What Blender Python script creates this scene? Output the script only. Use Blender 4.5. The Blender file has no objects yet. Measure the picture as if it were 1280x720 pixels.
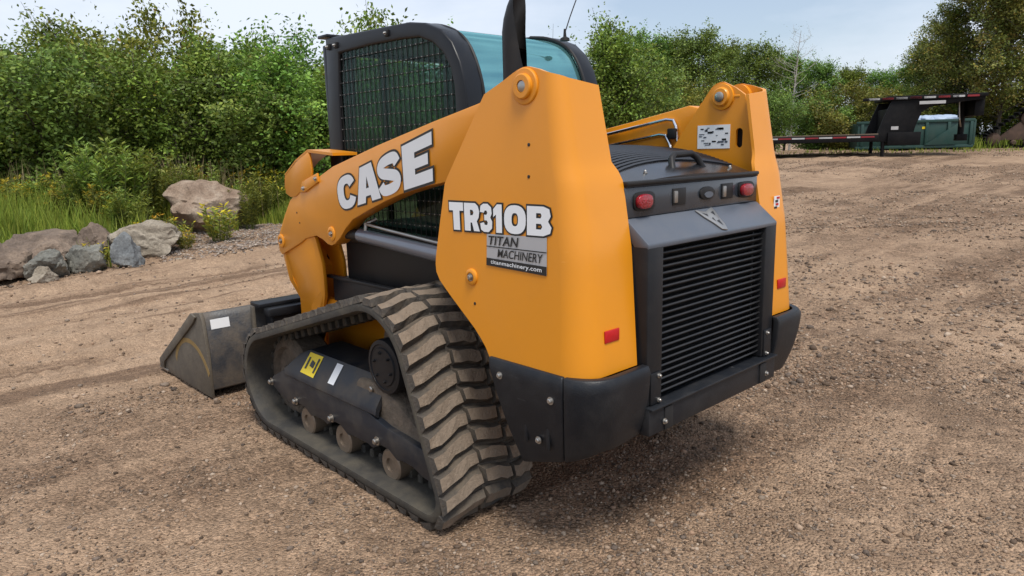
import bpy, bmesh, math, random
import numpy as np
from mathutils import Vector, Matrix
R_ = math.radians
sc = bpy.context.scene
COL = sc.collection
random.seed(7)

# ------------------------------------------------------------------ camera
yw, pt, rl = R_(43.021), R_(-11.176), R_(-1.503)
CAM = Vector((-2.409, -1.427, 1.44))
fwd = Vector((math.sin(yw)*math.cos(pt), math.cos(yw)*math.cos(pt), math.sin(pt)))
rgt = Vector((math.cos(yw), -math.sin(yw), 0)); upv = rgt.cross(fwd)
rgt, upv = rgt*math.cos(rl)+upv*math.sin(rl), upv*math.cos(rl)-rgt*math.sin(rl)
cd = bpy.data.cameras.new('camera'); cam = bpy.data.objects.new('camera', cd); COL.objects.link(cam)
cam.matrix_world = Matrix(((rgt.x, upv.x, -fwd.x, CAM.x), (rgt.y, upv.y, -fwd.y, CAM.y), (rgt.z, upv.z, -fwd.z, CAM.z), (0, 0, 0, 1)))
cd.sensor_width = 36; cd.lens = 889.946/1280*36; cd.clip_start = .05; cd.clip_end = 2000
sc.camera = cam

# ------------------------------------------------------------------ light
SUN_EL, SUN_AZ = R_(64), R_(203)           # azimuth clockwise from +Y
w = bpy.data.worlds.new('World'); sc.world = w; w.use_nodes = True
nt = w.node_tree; N = nt.nodes; Lk = nt.links; N.clear()
out = N.new('ShaderNodeOutputWorld'); bg = N.new('ShaderNodeBackground'); Lk.new(bg.outputs[0], out.inputs[0])
sky = N.new('ShaderNodeTexSky'); sky.sky_type = 'NISHITA'; sky.sun_disc = False
sky.sun_elevation = SUN_EL; sky.sun_rotation = SUN_AZ; sky.air_density = 1.0; sky.dust_density = 1.6; sky.ozone_density = 1.2
tc = N.new('ShaderNodeTexCoord'); mp = N.new('ShaderNodeMapping'); mp.inputs['Scale'].default_value = (1.0, 1.0, 3.2)
Lk.new(tc.outputs['Generated'], mp.inputs[0])
nz = N.new('ShaderNodeTexNoise'); nz.inputs['Scale'].default_value = 1.7; nz.inputs['Detail'].default_value = 7; nz.inputs['Roughness'].default_value = .52
Lk.new(mp.outputs[0], nz.inputs[0])
cr = N.new('ShaderNodeValToRGB'); cr.color_ramp.elements[0].position = .38; cr.color_ramp.elements[0].color = (.26, .26, .26, 1)
cr.color_ramp.elements[1].position = .62; cr.color_ramp.elements[1].color = (.93, .93, .93, 1)
Lk.new(nz.outputs[0], cr.inputs[0])
mx = N.new('ShaderNodeMix'); mx.data_type = 'RGBA'
Lk.new(cr.outputs[0], mx.inputs['Factor']); Lk.new(sky.outputs[0], mx.inputs['A']); mx.inputs['B'].default_value = (6.5, 7.0, 7.9, 1)
Lk.new(mx.outputs['Result'], bg.inputs[0]); bg.inputs[1].default_value = .1
sd = bpy.data.lights.new('sun', 'SUN'); sd.energy = 2.6; sd.angle = R_(20); sd.color = (1, .95, .87)
sun = bpy.data.objects.new('sun', sd); COL.objects.link(sun)
sdir = Vector((math.sin(SUN_AZ)*math.cos(SUN_EL), math.cos(SUN_AZ)*math.cos(SUN_EL), math.sin(SUN_EL)))
sun.rotation_euler = (-sdir).to_track_quat('-Z', 'Y').to_euler()
vs = sc.view_settings; vs.view_transform = 'Standard'; vs.look = 'None'; vs.gamma = 1; vs.exposure = 0.48

# ------------------------------------------------------------------ helpers: materials
def mat(name, col, rough=.5, metal=0, var=.12, vscale=6, bump=0, bscale=60, dirt=0, dirtcol=(.16, .12, .085), dscale=5, spec=.5, coat=0, dthr=.5, scratch=0, scol=(.16, .16, .165)):
    m = bpy.data.materials.new(name); m.use_nodes = True; t = m.node_tree; n = t.nodes; l = t.links
    b = n['Principled BSDF']; b.inputs['Roughness'].default_value = rough; b.inputs['Metallic'].default_value = metal
    b.inputs['Specular IOR Level'].default_value = spec; b.inputs['Coat Weight'].default_value = coat; b.inputs['Coat Roughness'].default_value = .12
    co = n.new('ShaderNodeTexCoord')
    a = n.new('ShaderNodeTexNoise'); a.inputs['Scale'].default_value = vscale; a.inputs['Detail'].default_value = 6; l.new(co.outputs['Object'], a.inputs[0])
    mxx = n.new('ShaderNodeMix'); mxx.data_type = 'RGBA'
    mxx.inputs['A'].default_value = (*[c*(1-var) for c in col], 1); mxx.inputs['B'].default_value = (*[min(1, c*(1+var)) for c in col], 1)
    l.new(a.outputs[0], mxx.inputs['Factor']); res = mxx.outputs['Result']
    if dirt > 0:
        d = n.new('ShaderNodeTexNoise'); d.inputs['Scale'].default_value = dscale; d.inputs['Detail'].default_value = 9; d.inputs['Roughness'].default_value = .68; l.new(co.outputs['Object'], d.inputs[0])
        rp = n.new('ShaderNodeMapRange'); rp.inputs['From Min'].default_value = dthr-.1; rp.inputs['From Max'].default_value = dthr+.22; rp.inputs['To Max'].default_value = dirt; l.new(d.outputs[0], rp.inputs[0])
        m2 = n.new('ShaderNodeMix'); m2.data_type = 'RGBA'; l.new(rp.outputs[0], m2.inputs['Factor']); l.new(res, m2.inputs['A']); m2.inputs['B'].default_value = (*dirtcol, 1); res = m2.outputs['Result']
        rr = n.new('ShaderNodeMapRange'); rr.inputs['To Min'].default_value = rough; rr.inputs['To Max'].default_value = .92; l.new(rp.outputs[0], rr.inputs[0]); l.new(rr.outputs[0], b.inputs['Roughness'])
    if scratch:
        mp_ = n.new('ShaderNodeMapping'); mp_.inputs['Scale'].default_value = (3, 3, 46); mp_.inputs['Rotation'].default_value = (.5, .35, 0); l.new(co.outputs['Object'], mp_.inputs[0])
        s1 = n.new('ShaderNodeTexNoise'); s1.inputs['Scale'].default_value = 3.2; s1.inputs['Detail'].default_value = 4; s1.inputs['Roughness'].default_value = .7; l.new(mp_.outputs[0], s1.inputs[0])
        s2 = n.new('ShaderNodeTexNoise'); s2.inputs['Scale'].default_value = 4; s2.inputs['Detail'].default_value = 3; l.new(co.outputs['Object'], s2.inputs[0])
        a1 = n.new('ShaderNodeMapRange'); a1.inputs['From Min'].default_value = .66; a1.inputs['From Max'].default_value = .74; l.new(s1.outputs[0], a1.inputs[0])
        a2 = n.new('ShaderNodeMapRange'); a2.inputs['From Min'].default_value = .45; a2.inputs['From Max'].default_value = .62; a2.inputs['To Max'].default_value = scratch; l.new(s2.outputs[0], a2.inputs[0])
        mu_ = n.new('ShaderNodeMath'); mu_.operation = 'MULTIPLY'; l.new(a1.outputs[0], mu_.inputs[0]); l.new(a2.outputs[0], mu_.inputs[1])
        m3 = n.new('ShaderNodeMix'); m3.data_type = 'RGBA'; l.new(mu_.outputs[0], m3.inputs['Factor']); l.new(res, m3.inputs['A']); m3.inputs['B'].default_value = (*scol, 1); res = m3.outputs['Result']
    l.new(res, b.inputs['Base Color'])
    if bump > 0:
        bn = n.new('ShaderNodeTexNoise'); bn.inputs['Scale'].default_value = bscale; bn.inputs['Detail'].default_value = 5; l.new(co.outputs['Object'], bn.inputs[0])
        bp = n.new('ShaderNodeBump'); bp.inputs['Strength'].default_value = bump; bp.inputs['Distance'].default_value = .01; l.new(bn.outputs[0], bp.inputs['Height']); l.new(bp.outputs[0], b.inputs['Normal'])
    return m

def attr_mat(name, rough=.8, transl=0, spec=.3, objvar=0, bump=0, bscale=40, gain=1.0):
    """colour from the mesh's own 'Col' attribute (per leaf, stone or blade)"""
    m = bpy.data.materials.new(name); m.use_nodes = True; t = m.node_tree; n = t.nodes; l = t.links
    b = n['Principled BSDF']; b.inputs['Roughness'].default_value = rough; b.inputs['Specular IOR Level'].default_value = spec
    a = n.new('ShaderNodeAttribute'); a.attribute_name = 'Col'; colo = a.outputs['Color']
    if objvar:
        oi = n.new('ShaderNodeObjectInfo'); h = n.new('ShaderNodeHueSaturation')
        r1 = n.new('ShaderNodeMapRange'); r1.inputs['To Min'].default_value = .5-objvar*.22; r1.inputs['To Max'].default_value = .5+objvar*.12; l.new(oi.outputs['Random'], r1.inputs[0]); l.new(r1.outputs[0], h.inputs['Hue'])
        r2 = n.new('ShaderNodeMapRange'); r2.inputs['To Min'].default_value = 1-objvar*1.2; r2.inputs['To Max'].default_value = 1+objvar*1.6; l.new(oi.outputs['Random'], r2.inputs[0]); l.new(r2.outputs[0], h.inputs['Value'])
        l.new(colo, h.inputs['Color']); colo = h.outputs[0]
    l.new(colo, b.inputs['Base Color'])
    if bump:
        co = n.new('ShaderNodeTexCoord'); bn = n.new('ShaderNodeTexNoise'); bn.inputs['Scale'].default_value = bscale; bn.inputs['Detail'].default_value = 8; l.new(co.outputs['Object'], bn.inputs[0])
        bp = n.new('ShaderNodeBump'); bp.inputs['Strength'].default_value = bump; bp.inputs['Distance'].default_value = .02; l.new(bn.outputs[0], bp.inputs['Height']); l.new(bp.outputs[0], b.inputs['Normal'])
    if transl:
        tr = n.new('ShaderNodeBsdfTranslucent'); l.new(colo, tr.inputs[0]); ms = n.new('ShaderNodeMixShader'); ms.inputs[0].default_value = transl
        l.new(b.outputs[0], ms.inputs[1]); l.new(tr.outputs[0], ms.inputs[2]); l.new(ms.outputs[0], n['Material Output'].inputs[0])
    return m

def glass_mat(name, tint, refl=(.9, .95, 1), rough=.02, ior=1.45, film=0, filmcol=(.2, .3, .3), floor=0):
    m = bpy.data.materials.new(name); m.use_nodes = True; t = m.node_tree; n = t.nodes; l = t.links
    n.remove(n['Principled BSDF'])
    tr = n.new('ShaderNodeBsdfTransparent'); tr.inputs[0].default_value = (*tint, 1)
    gl = n.new('ShaderNodeBsdfGlossy'); gl.inputs[0].default_value = (*refl, 1); gl.inputs['Roughness'].default_value = rough
    f0 = ((ior-1)/(ior+1))**2; lw = n.new('ShaderNodeLayerWeight'); lw.inputs[0].default_value = .5; pw = n.new('ShaderNodeMath'); pw.operation = 'POWER'; l.new(lw.outputs['Facing'], pw.inputs[0]); pw.inputs[1].default_value = 5
    fr = n.new('ShaderNodeMath'); fr.operation = 'MULTIPLY_ADD'; l.new(pw.outputs[0], fr.inputs[0]); fr.inputs[1].default_value = 1-f0; fr.inputs[2].default_value = f0
    ms = n.new('ShaderNodeMixShader'); mxf = n.new('ShaderNodeMath'); mxf.operation = 'MAXIMUM'; l.new(fr.outputs[0], mxf.inputs[0]); mxf.inputs[1].default_value = floor; l.new(mxf.outputs[0], ms.inputs[0]); l.new(tr.outputs[0], ms.inputs[1]); l.new(gl.outputs[0], ms.inputs[2])
    res = ms
    if film:
        df = n.new('ShaderNodeBsdfDiffuse'); df.inputs[0].default_value = (*filmcol, 1)
        co = n.new('ShaderNodeTexCoord'); a = n.new('ShaderNodeTexNoise'); a.inputs['Scale'].default_value = 9; a.inputs['Detail'].default_value = 8; l.new(co.outputs['Object'], a.inputs[0])
        mr = n.new('ShaderNodeMapRange'); mr.inputs['To Min'].default_value = film*.5; mr.inputs['To Max'].default_value = film*1.4; l.new(a.outputs[0], mr.inputs[0])
        m2 = n.new('ShaderNodeMixShader'); l.new(mr.outputs[0], m2.inputs[0]); l.new(ms.outputs[0], m2.inputs[1]); l.new(df.outputs[0], m2.inputs[2]); res = m2
    l.new(res.outputs[0], n['Material Output'].inputs[0])
    return m

M = {}
M['orange'] = mat('orange_paint', (.70, .262, .010), .36, var=.06, vscale=3, coat=.12, dirt=.16, dirtcol=(.47, .20, .035), dscale=3.5, dthr=.55, scratch=.35, scol=(.78, .42, .12))
M['dark'] = mat('charcoal_paint', (.013, .0142, .017), .40, spec=.22, var=.15, dirt=.30, dirtcol=(.055, .046, .038), dscale=7, dthr=.56, bump=.05, bscale=150)
M['plastic'] = mat('charcoal_plastic', (.0115, .0135, .0175), .40, spec=.28, var=.2, dirt=.35, dirtcol=(.06, .056, .052), dscale=9, dthr=.54, bump=.12, bscale=220, scratch=.8)
M['grey'] = mat('slate_grey_paint', (.082, .096, .122), .34, var=.08, dirt=.2, dirtcol=(.16, .15, .14), dscale=6)
M['panel'] = mat('gloss_panel', (.030, .036, .046), .22, var=.1, dirt=.15, dirtcol=(.08, .08, .08), coat=.3)
M['black'] = mat('black_metal', (.010, .010, .011), .45, spec=.3, var=.2, dirt=.25, dirtcol=(.06, .05, .04))
M['void'] = mat('black_interior', (.008, .008, .009), .7)
M['slat'] = mat('black_slat', (.013, .0135, .015), .36, spec=.4, var=.15, dirt=.2, dirtcol=(.07, .065, .06), dscale=12)
M['rubber'] = mat('track_rubber', (.034, .032, .030), .75, var=.25, vscale=14, dirt=.85, dirtcol=(.120, .094, .068), dscale=11, dthr=.44, bump=.5, bscale=70)
M['rubberin'] = mat('track_rubber_side', (.034, .032, .029), .72, var=.25, vscale=10, dirt=.70, dirtcol=(.115, .096, .066), dscale=5, dthr=.49, bump=.25, bscale=60)
M['lugtop'] = mat('dusty_lug_face', (.185, .142, .104), .93, var=.40, vscale=16, dirt=.7, dirtcol=(.085, .068, .052), dscale=18, dthr=.58, bump=.6, bscale=90)
M['frame'] = mat('undercarriage_paint', (.017, .020, .027), .42, spec=.3, var=.12, dirt=.55, dirtcol=(.13, .105, .075), dscale=6, dthr=.54)
M['mud'] = mat('muddy_steel', (.13, .10, .072), .85, var=.35, vscale=20, dirt=.6, dirtcol=(.03, .028, .026), dscale=14, bump=.6, bscale=60)
M['steel'] = mat('worn_steel', (.40, .38, .35), .38, 1, var=.2, dirt=.3, dirtcol=(.2, .15, .1))
M['wornroll'] = mat('worn_roller', (.26, .20, .145), .5, .5, var=.25, dirt=.5, dirtcol=(.1, .075, .05), dscale=14)
M['bolt'] = mat('zinc_bolt', (.42, .41, .39), .4, .9)
M['chrome'] = mat('chrome_rod', (.75, .76, .78), .12, 1, var=.03)
M['cyl'] = mat('cylinder_barrel', (.13, .14, .17), .3, .2, var=.1, coat=.3)
M['white'] = mat('white_vinyl', (.74, .76, .78), .5, var=.05)
M['ink'] = mat('black_vinyl', (.012, .012, .012), .45)
M['silver'] = mat('silver_vinyl', (.42, .42, .43), .4, .2, var=.05)
M['red'] = mat('red_reflector', (.48, .008, .012), .3, var=.2, vscale=120)
M['redlens'] = mat('red_lens', (.26, .003, .010), .10, var=.6, vscale=90, coat=.6, bump=.5, bscale=140)
M['yellow'] = mat('yellow_vinyl', (.80, .60, .01), .45, var=.05)
M['lens'] = mat('clear_lens', (.45, .55, .62), .08, .4, coat=1)
M['bucket'] = mat('bucket_paint', (.034, .036, .041), .45, var=.2, dirt=.9, dirtcol=(.150, .115, .078), dscale=4.0, dthr=.52, bump=.2, bscale=80)
M['bucketw'] = mat('bucket_worn_side', (.135, .115, .088), .62, .25, var=.3, vscale=5, dirt=.6, dirtcol=(.05, .045, .04), dscale=6, bump=.25, bscale=70)
M['ochre'] = mat('ochre_scuff', (.24, .155, .05), .7, var=.3, vscale=20)
M['glass_side'] = glass_mat('tinted_side_glass', (.55, .66, .61), refl=(.66, .80, .76), film=.012, filmcol=(.10, .2, .16))
M['glass_rear'] = glass_mat('teal_rear_glass', (.22, .50, .52), refl=(.36, .74, .78), ior=1.6, film=.16, filmcol=(.22, .52, .54), floor=.52, rough=.05)
M['seat'] = mat('seat_vinyl', (.02, .021, .024), .6)
M['cabpaint'] = mat('cab_charcoal', (.0105, .012, .0155), .34, spec=.25, var=.15, dirt=.2, dirtcol=(.04, .036, .032), dscale=9, dthr=.58, coat=.06)
M['hoodblack'] = mat('hood_black', (.012, .013, .016), .20, var=.2, dirt=.12, dirtcol=(.05, .05, .05), dscale=10, coat=.2)

# ------------------------------------------------------------------ helpers: objects
def meta(o, label=None, cat=None, group=None, kind=None):
    if label: o['label'] = label
    if cat: o['category'] = cat
    if group: o['group'] = group
    if kind: o['kind'] = kind
    return o

def empty(name, loc, label, cat, group=None):
    o = bpy.data.objects.new(name, None); COL.objects.link(o); o.location = loc; o.empty_display_size = .2
    return meta(o, label, cat, group)

def pinv(o):   # keep world coordinates under a parent that is only translated
    return Matrix.Translation(-Vector(o.location)) if o.type == 'EMPTY' else Matrix()

def finish(bm, name, mats, parent=None, smooth=35, recalc=True):
    if recalc: bmesh.ops.recalc_face_normals(bm, faces=bm.faces)
    me = bpy.data.meshes.new(name); bm.to_mesh(me); bm.free()
    for m in (mats if isinstance(mats, (list, tuple)) else [mats]): me.materials.append(m)
    if smooth:
        me.polygons.foreach_set('use_smooth', [True]*len(me.polygons)); me.set_sharp_from_angle(angle=R_(smooth))
    o = bpy.data.objects.new(name, me); COL.objects.link(o)
    if parent is not None:
        o.parent = parent; o.matrix_parent_inverse = pinv(parent)
    return o

def bevel(bm, wd, seg=2, ang=30):
    es = [e for e in bm.edges if len(e.link_faces) == 2 and e.calc_face_angle(0) > R_(ang)]
    if es and wd > 0: bmesh.ops.bevel(bm, geom=es, offset=wd, segments=seg, affect='EDGES', profile=.5, clamp_overlap=True)

def box(bm, c, s, bev=0, seg=2, rot=None):
    """box with centre c and size s (own bmesh bevelled, then merged)"""
    b = bmesh.new(); bmesh.ops.create_cube(b, size=1)
    bmesh.ops.scale(b, vec=s, verts=b.verts)
    bevel(b, bev, seg)
    if rot is not None: bmesh.ops.rotate(b, cent=(0, 0, 0), matrix=rot, verts=b.verts)
    bmesh.ops.translate(b, vec=c, verts=b.verts); merge(bm, b)
    return bm

def merge(bm, b, mi=None):
    me = bpy.data.meshes.new('tmp'); b.to_mesh(me); b.free()
    n0 = len(bm.faces); bm.from_mesh(me); bpy.data.meshes.remove(me)
    if mi is not None:
        bm.faces.ensure_lookup_table()
        for f in bm.faces[n0:]: f.material_index = mi

def poly(bm, pts, ext, holes=(), bev=0, seg=2):
    """closed 3D polygon (with holes) extruded by vector ext"""
    b = bmesh.new(); es = []
    for loop in [pts]+list(holes):
        vs_ = [b.verts.new(p) for p in loop]
        es += [b.edges.new((vs_[i], vs_[(i+1) % len(vs_)])) for i in range(len(vs_))]
    if holes: bmesh.ops.triangle_fill(b, edges=es, use_beauty=True)
    else: b.faces.new(list(b.verts))
    bmesh.ops.recalc_face_normals(b, faces=b.faces)
    r = bmesh.ops.extrude_face_region(b, geom=list(b.faces))
    bmesh.ops.translate(b, vec=ext, verts=[v for v in r['geom'] if isinstance(v, bmesh.types.BMVert)])
    bmesh.ops.recalc_face_normals(b, faces=b.faces)
    bevel(b, bev, seg, 40); merge(bm, b)
    return bm

def yz(pts, x): return [(x, p[0], p[1]) for p in pts]

def tube(bm, path, r, n=10, caps=True):
    path = [Vector(p) for p in path]; rs = r if isinstance(r, (list, tuple)) else [r]*len(path); rings = []; up = None
    for i, p in enumerate(path):
        d = (path[min(i+1, len(path)-1)]-path[max(i-1, 0)]).normalized()
        if up is None: up = Vector((0, 0, 1)) if abs(d.z) < .9 else Vector((1, 0, 0))
        a = d.cross(up).normalized(); b_ = a.cross(d).normalized(); up = b_
        rings.append([bm.verts.new(p+(a*math.cos(2*math.pi*k/n)+b_*math.sin(2*math.pi*k/n))*rs[i]) for k in range(n)])
    for i in range(len(rings)-1):
        for k in range(n): bm.faces.new((rings[i][k], rings[i][(k+1) % n], rings[i+1][(k+1) % n], rings[i+1][k]))
    if caps: bm.faces.new(rings[0][::-1]); bm.faces.new(rings[-1])
    return bm

def lathe(bm, c, axis, prof, n=24):
    """prof = [(distance along axis, radius)]; axis 'x','y','z'"""
    ax = 'xyz'.index(axis); rings = []
    for d, r in prof:
        ring = []
        for k in range(n):
            a = 2*math.pi*k/n; v = [0, 0, 0]; v[ax] = d; v[(ax+1) % 3] = r*math.cos(a); v[(ax+2) % 3] = r*math.sin(a)
            ring.append(bm.verts.new(Vector(c)+Vector(v)))
        rings.append(ring)
    for i in range(len(rings)-1):
        for k in range(n): bm.faces.new((rings[i][k], rings[i][(k+1) % n], rings[i+1][(k+1) % n], rings[i+1][k]))
    bm.faces.new(rings[0][::-1]); bm.faces.new(rings[-1])
    return bm

def grid_solid(bm, A, B):
    """A, B: [row][col] outer and inner points of a bent plate"""
    nr, nc = len(A), len(A[0]); VA = [[bm.verts.new(p) for p in r] for r in A]; VB = [[bm.verts.new(p) for p in r] for r in B]
    for i in range(nr-1):
        for j in range(nc-1):
            bm.faces.new((VA[i][j], VA[i][j+1], VA[i+1][j+1], VA[i+1][j])); bm.faces.new((VB[i][j], VB[i+1][j], VB[i+1][j+1], VB[i][j+1]))
    for i in range(nr-1):
        bm.faces.new((VA[i][0], VA[i+1][0], VB[i+1][0], VB[i][0])); bm.faces.new((VA[i+1][-1], VA[i][-1], VB[i][-1], VB[i+1][-1]))
    for j in range(nc-1):
        bm.faces.new((VA[0][j+1], VA[0][j], VB[0][j], VB[0][j+1])); bm.faces.new((VA[-1][j], VA[-1][j+1], VB[-1][j+1], VB[-1][j]))
    return bm

def NB(): return bmesh.new()
def pbox(name, c, s, m, parent, bev=.004, rot=None, label=None):
    o = finish(box(NB(), c, s, bev, 2, rot), name, m, parent)
    if label: o['label'] = label
    return o

def np_mesh(name, V, Fc, col=None, m=None, smooth=False):
    """V (n,3), Fc (k,3 or 4) -> mesh, with per-point colours"""
    me = bpy.data.meshes.new(name); V = np.asarray(V, np.float32); Fc = np.asarray(Fc, np.int32); k = Fc.shape[1]
    me.vertices.add(len(V)); me.vertices.foreach_set('co', V.ravel())
    me.loops.add(Fc.size); me.loops.foreach_set('vertex_index', Fc.ravel())
    me.polygons.add(len(Fc)); me.polygons.foreach_set('loop_start', np.arange(0, Fc.size, k, dtype=np.int32))
    if smooth: me.polygons.foreach_set('use_smooth', np.ones(len(Fc), bool))
    me.update(calc_edges=True)
    if col is not None:
        a = me.color_attributes.new('Col', 'FLOAT_COLOR', 'POINT'); c = np.ones((len(V), 4), np.float32); c[:, :3] = col; a.data.foreach_set('color', c.ravel())
    if m: me.materials.append(m)
    return me

# value noise on a lattice, numpy
_T = np.random.RandomState(3).rand(256, 256).astype(np.float32)
def vnoise(x, y):
    xi = np.floor(x).astype(int); yi = np.floor(y).astype(int); fx = x-xi; fy = y-yi
    fx = fx*fx*(3-2*fx); fy = fy*fy*(3-2*fy); g = lambda a, b: _T[a & 255, b & 255]
    return (g(xi, yi)*(1-fx)+g(xi+1, yi)*fx)*(1-fy)+(g(xi, yi+1)*(1-fx)+g(xi+1, yi+1)*fx)*fy
def fbm(x, y, o=4):
    s = 0; a = .5
    for i in range(o): s = s+a*(vnoise(x*2**i+17.3*i, y*2**i+5.1*i)-.5); a *= .5
    return s

# ------------------------------------------------------------------ terrain
HX, HY = math.sin(yw), math.cos(yw)      # level heading of the lot, away from the loader's near corner
def su(x, y):
    dx = x-CAM.x; dy = y-CAM.y
    return dx*HX+dy*HY, dx*HY-dy*HX
def xy(s, u): return CAM.x+HX*s+HY*u, CAM.y+HY*s-HX*u
def height(x, y, fine=True):
    x = np.asarray(x, float); y = np.asarray(y, float); s, u = su(x, y)
    sp = np.log1p(np.exp(np.clip((s-6.8)*1.3, -30, 30)))/1.3
    sp2 = np.log1p(np.exp(np.clip((s-25)*.5, -30, 30)))/.5
    h = -.03+.055*sp-.047*np.clip(sp2, 0, 200)
    far = np.clip((s-6)/10, 0, 1)
    h = h+.16*fbm(x*.18, y*.18, 3)*far
    # bank of earth and weeds behind the row of boulders
    h = h+.22*np.clip((s-9.4)/1.6, 0, 1)*np.clip((-u-4.6)/1.2, 0, 1)
    if fine:
        near = np.clip(1-np.hypot(x+.2, y-1.6)/2.2, 0, 1)*.75
        h = h+(1-near)*(.070*fbm(x*.7, y*.7, 3)+.045*fbm(x*3.1, y*3.1, 4))+.016*fbm(x*9, y*9, 3)*(1-.5*near)+.014*np.clip(fbm(x*17, y*17, 2), 0, 1)
        # ruts pressed by earlier passes
        for (a, b, c, wd, dp) in RUTS:
            wob = .10*np.sin(x*.7+c*3)+.05*np.sin(x*2.3+c)
            d = x*a+y*b-c+wob; tt = -x*b+y*a
            cle = .6+.4*np.sin(tt*2*math.pi/.12)
            h = h-dp*np.exp(-(d/wd)**2)*cle*np.clip(.35+fbm(x*.5+c, y*.5, 2)*3, 0, 1)+dp*.5*np.exp(-((np.abs(d)-wd*1.9)/(wd*.6))**2)
    return h
RUTS = []
for ang, c, wd, dp in [(96, 5.2, .16, .05), (97, 5.75, .13, .04), (93, 6.9, .18, .05), (94, 7.35, .15, .05), (99, 4.55, .12, .03), (95, 7.75, .10, .05), (98, 6.3, .12, .04),
                       (20, -3.3, .15, .020), (18, -2.75, .15, .016), (62, 5.6, .17, .034), (60, 6.5, .17, .030), (47, 6.8, .2, .030), (45, 7.9, .2, .030),
                       (75, 8.2, .2, .03), (30, 4.4, .16, .026), (33, 5.3, .16, .024)]:
    RUTS.append((math.cos(R_(ang)), math.sin(R_(ang)), c, wd, dp))

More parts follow.
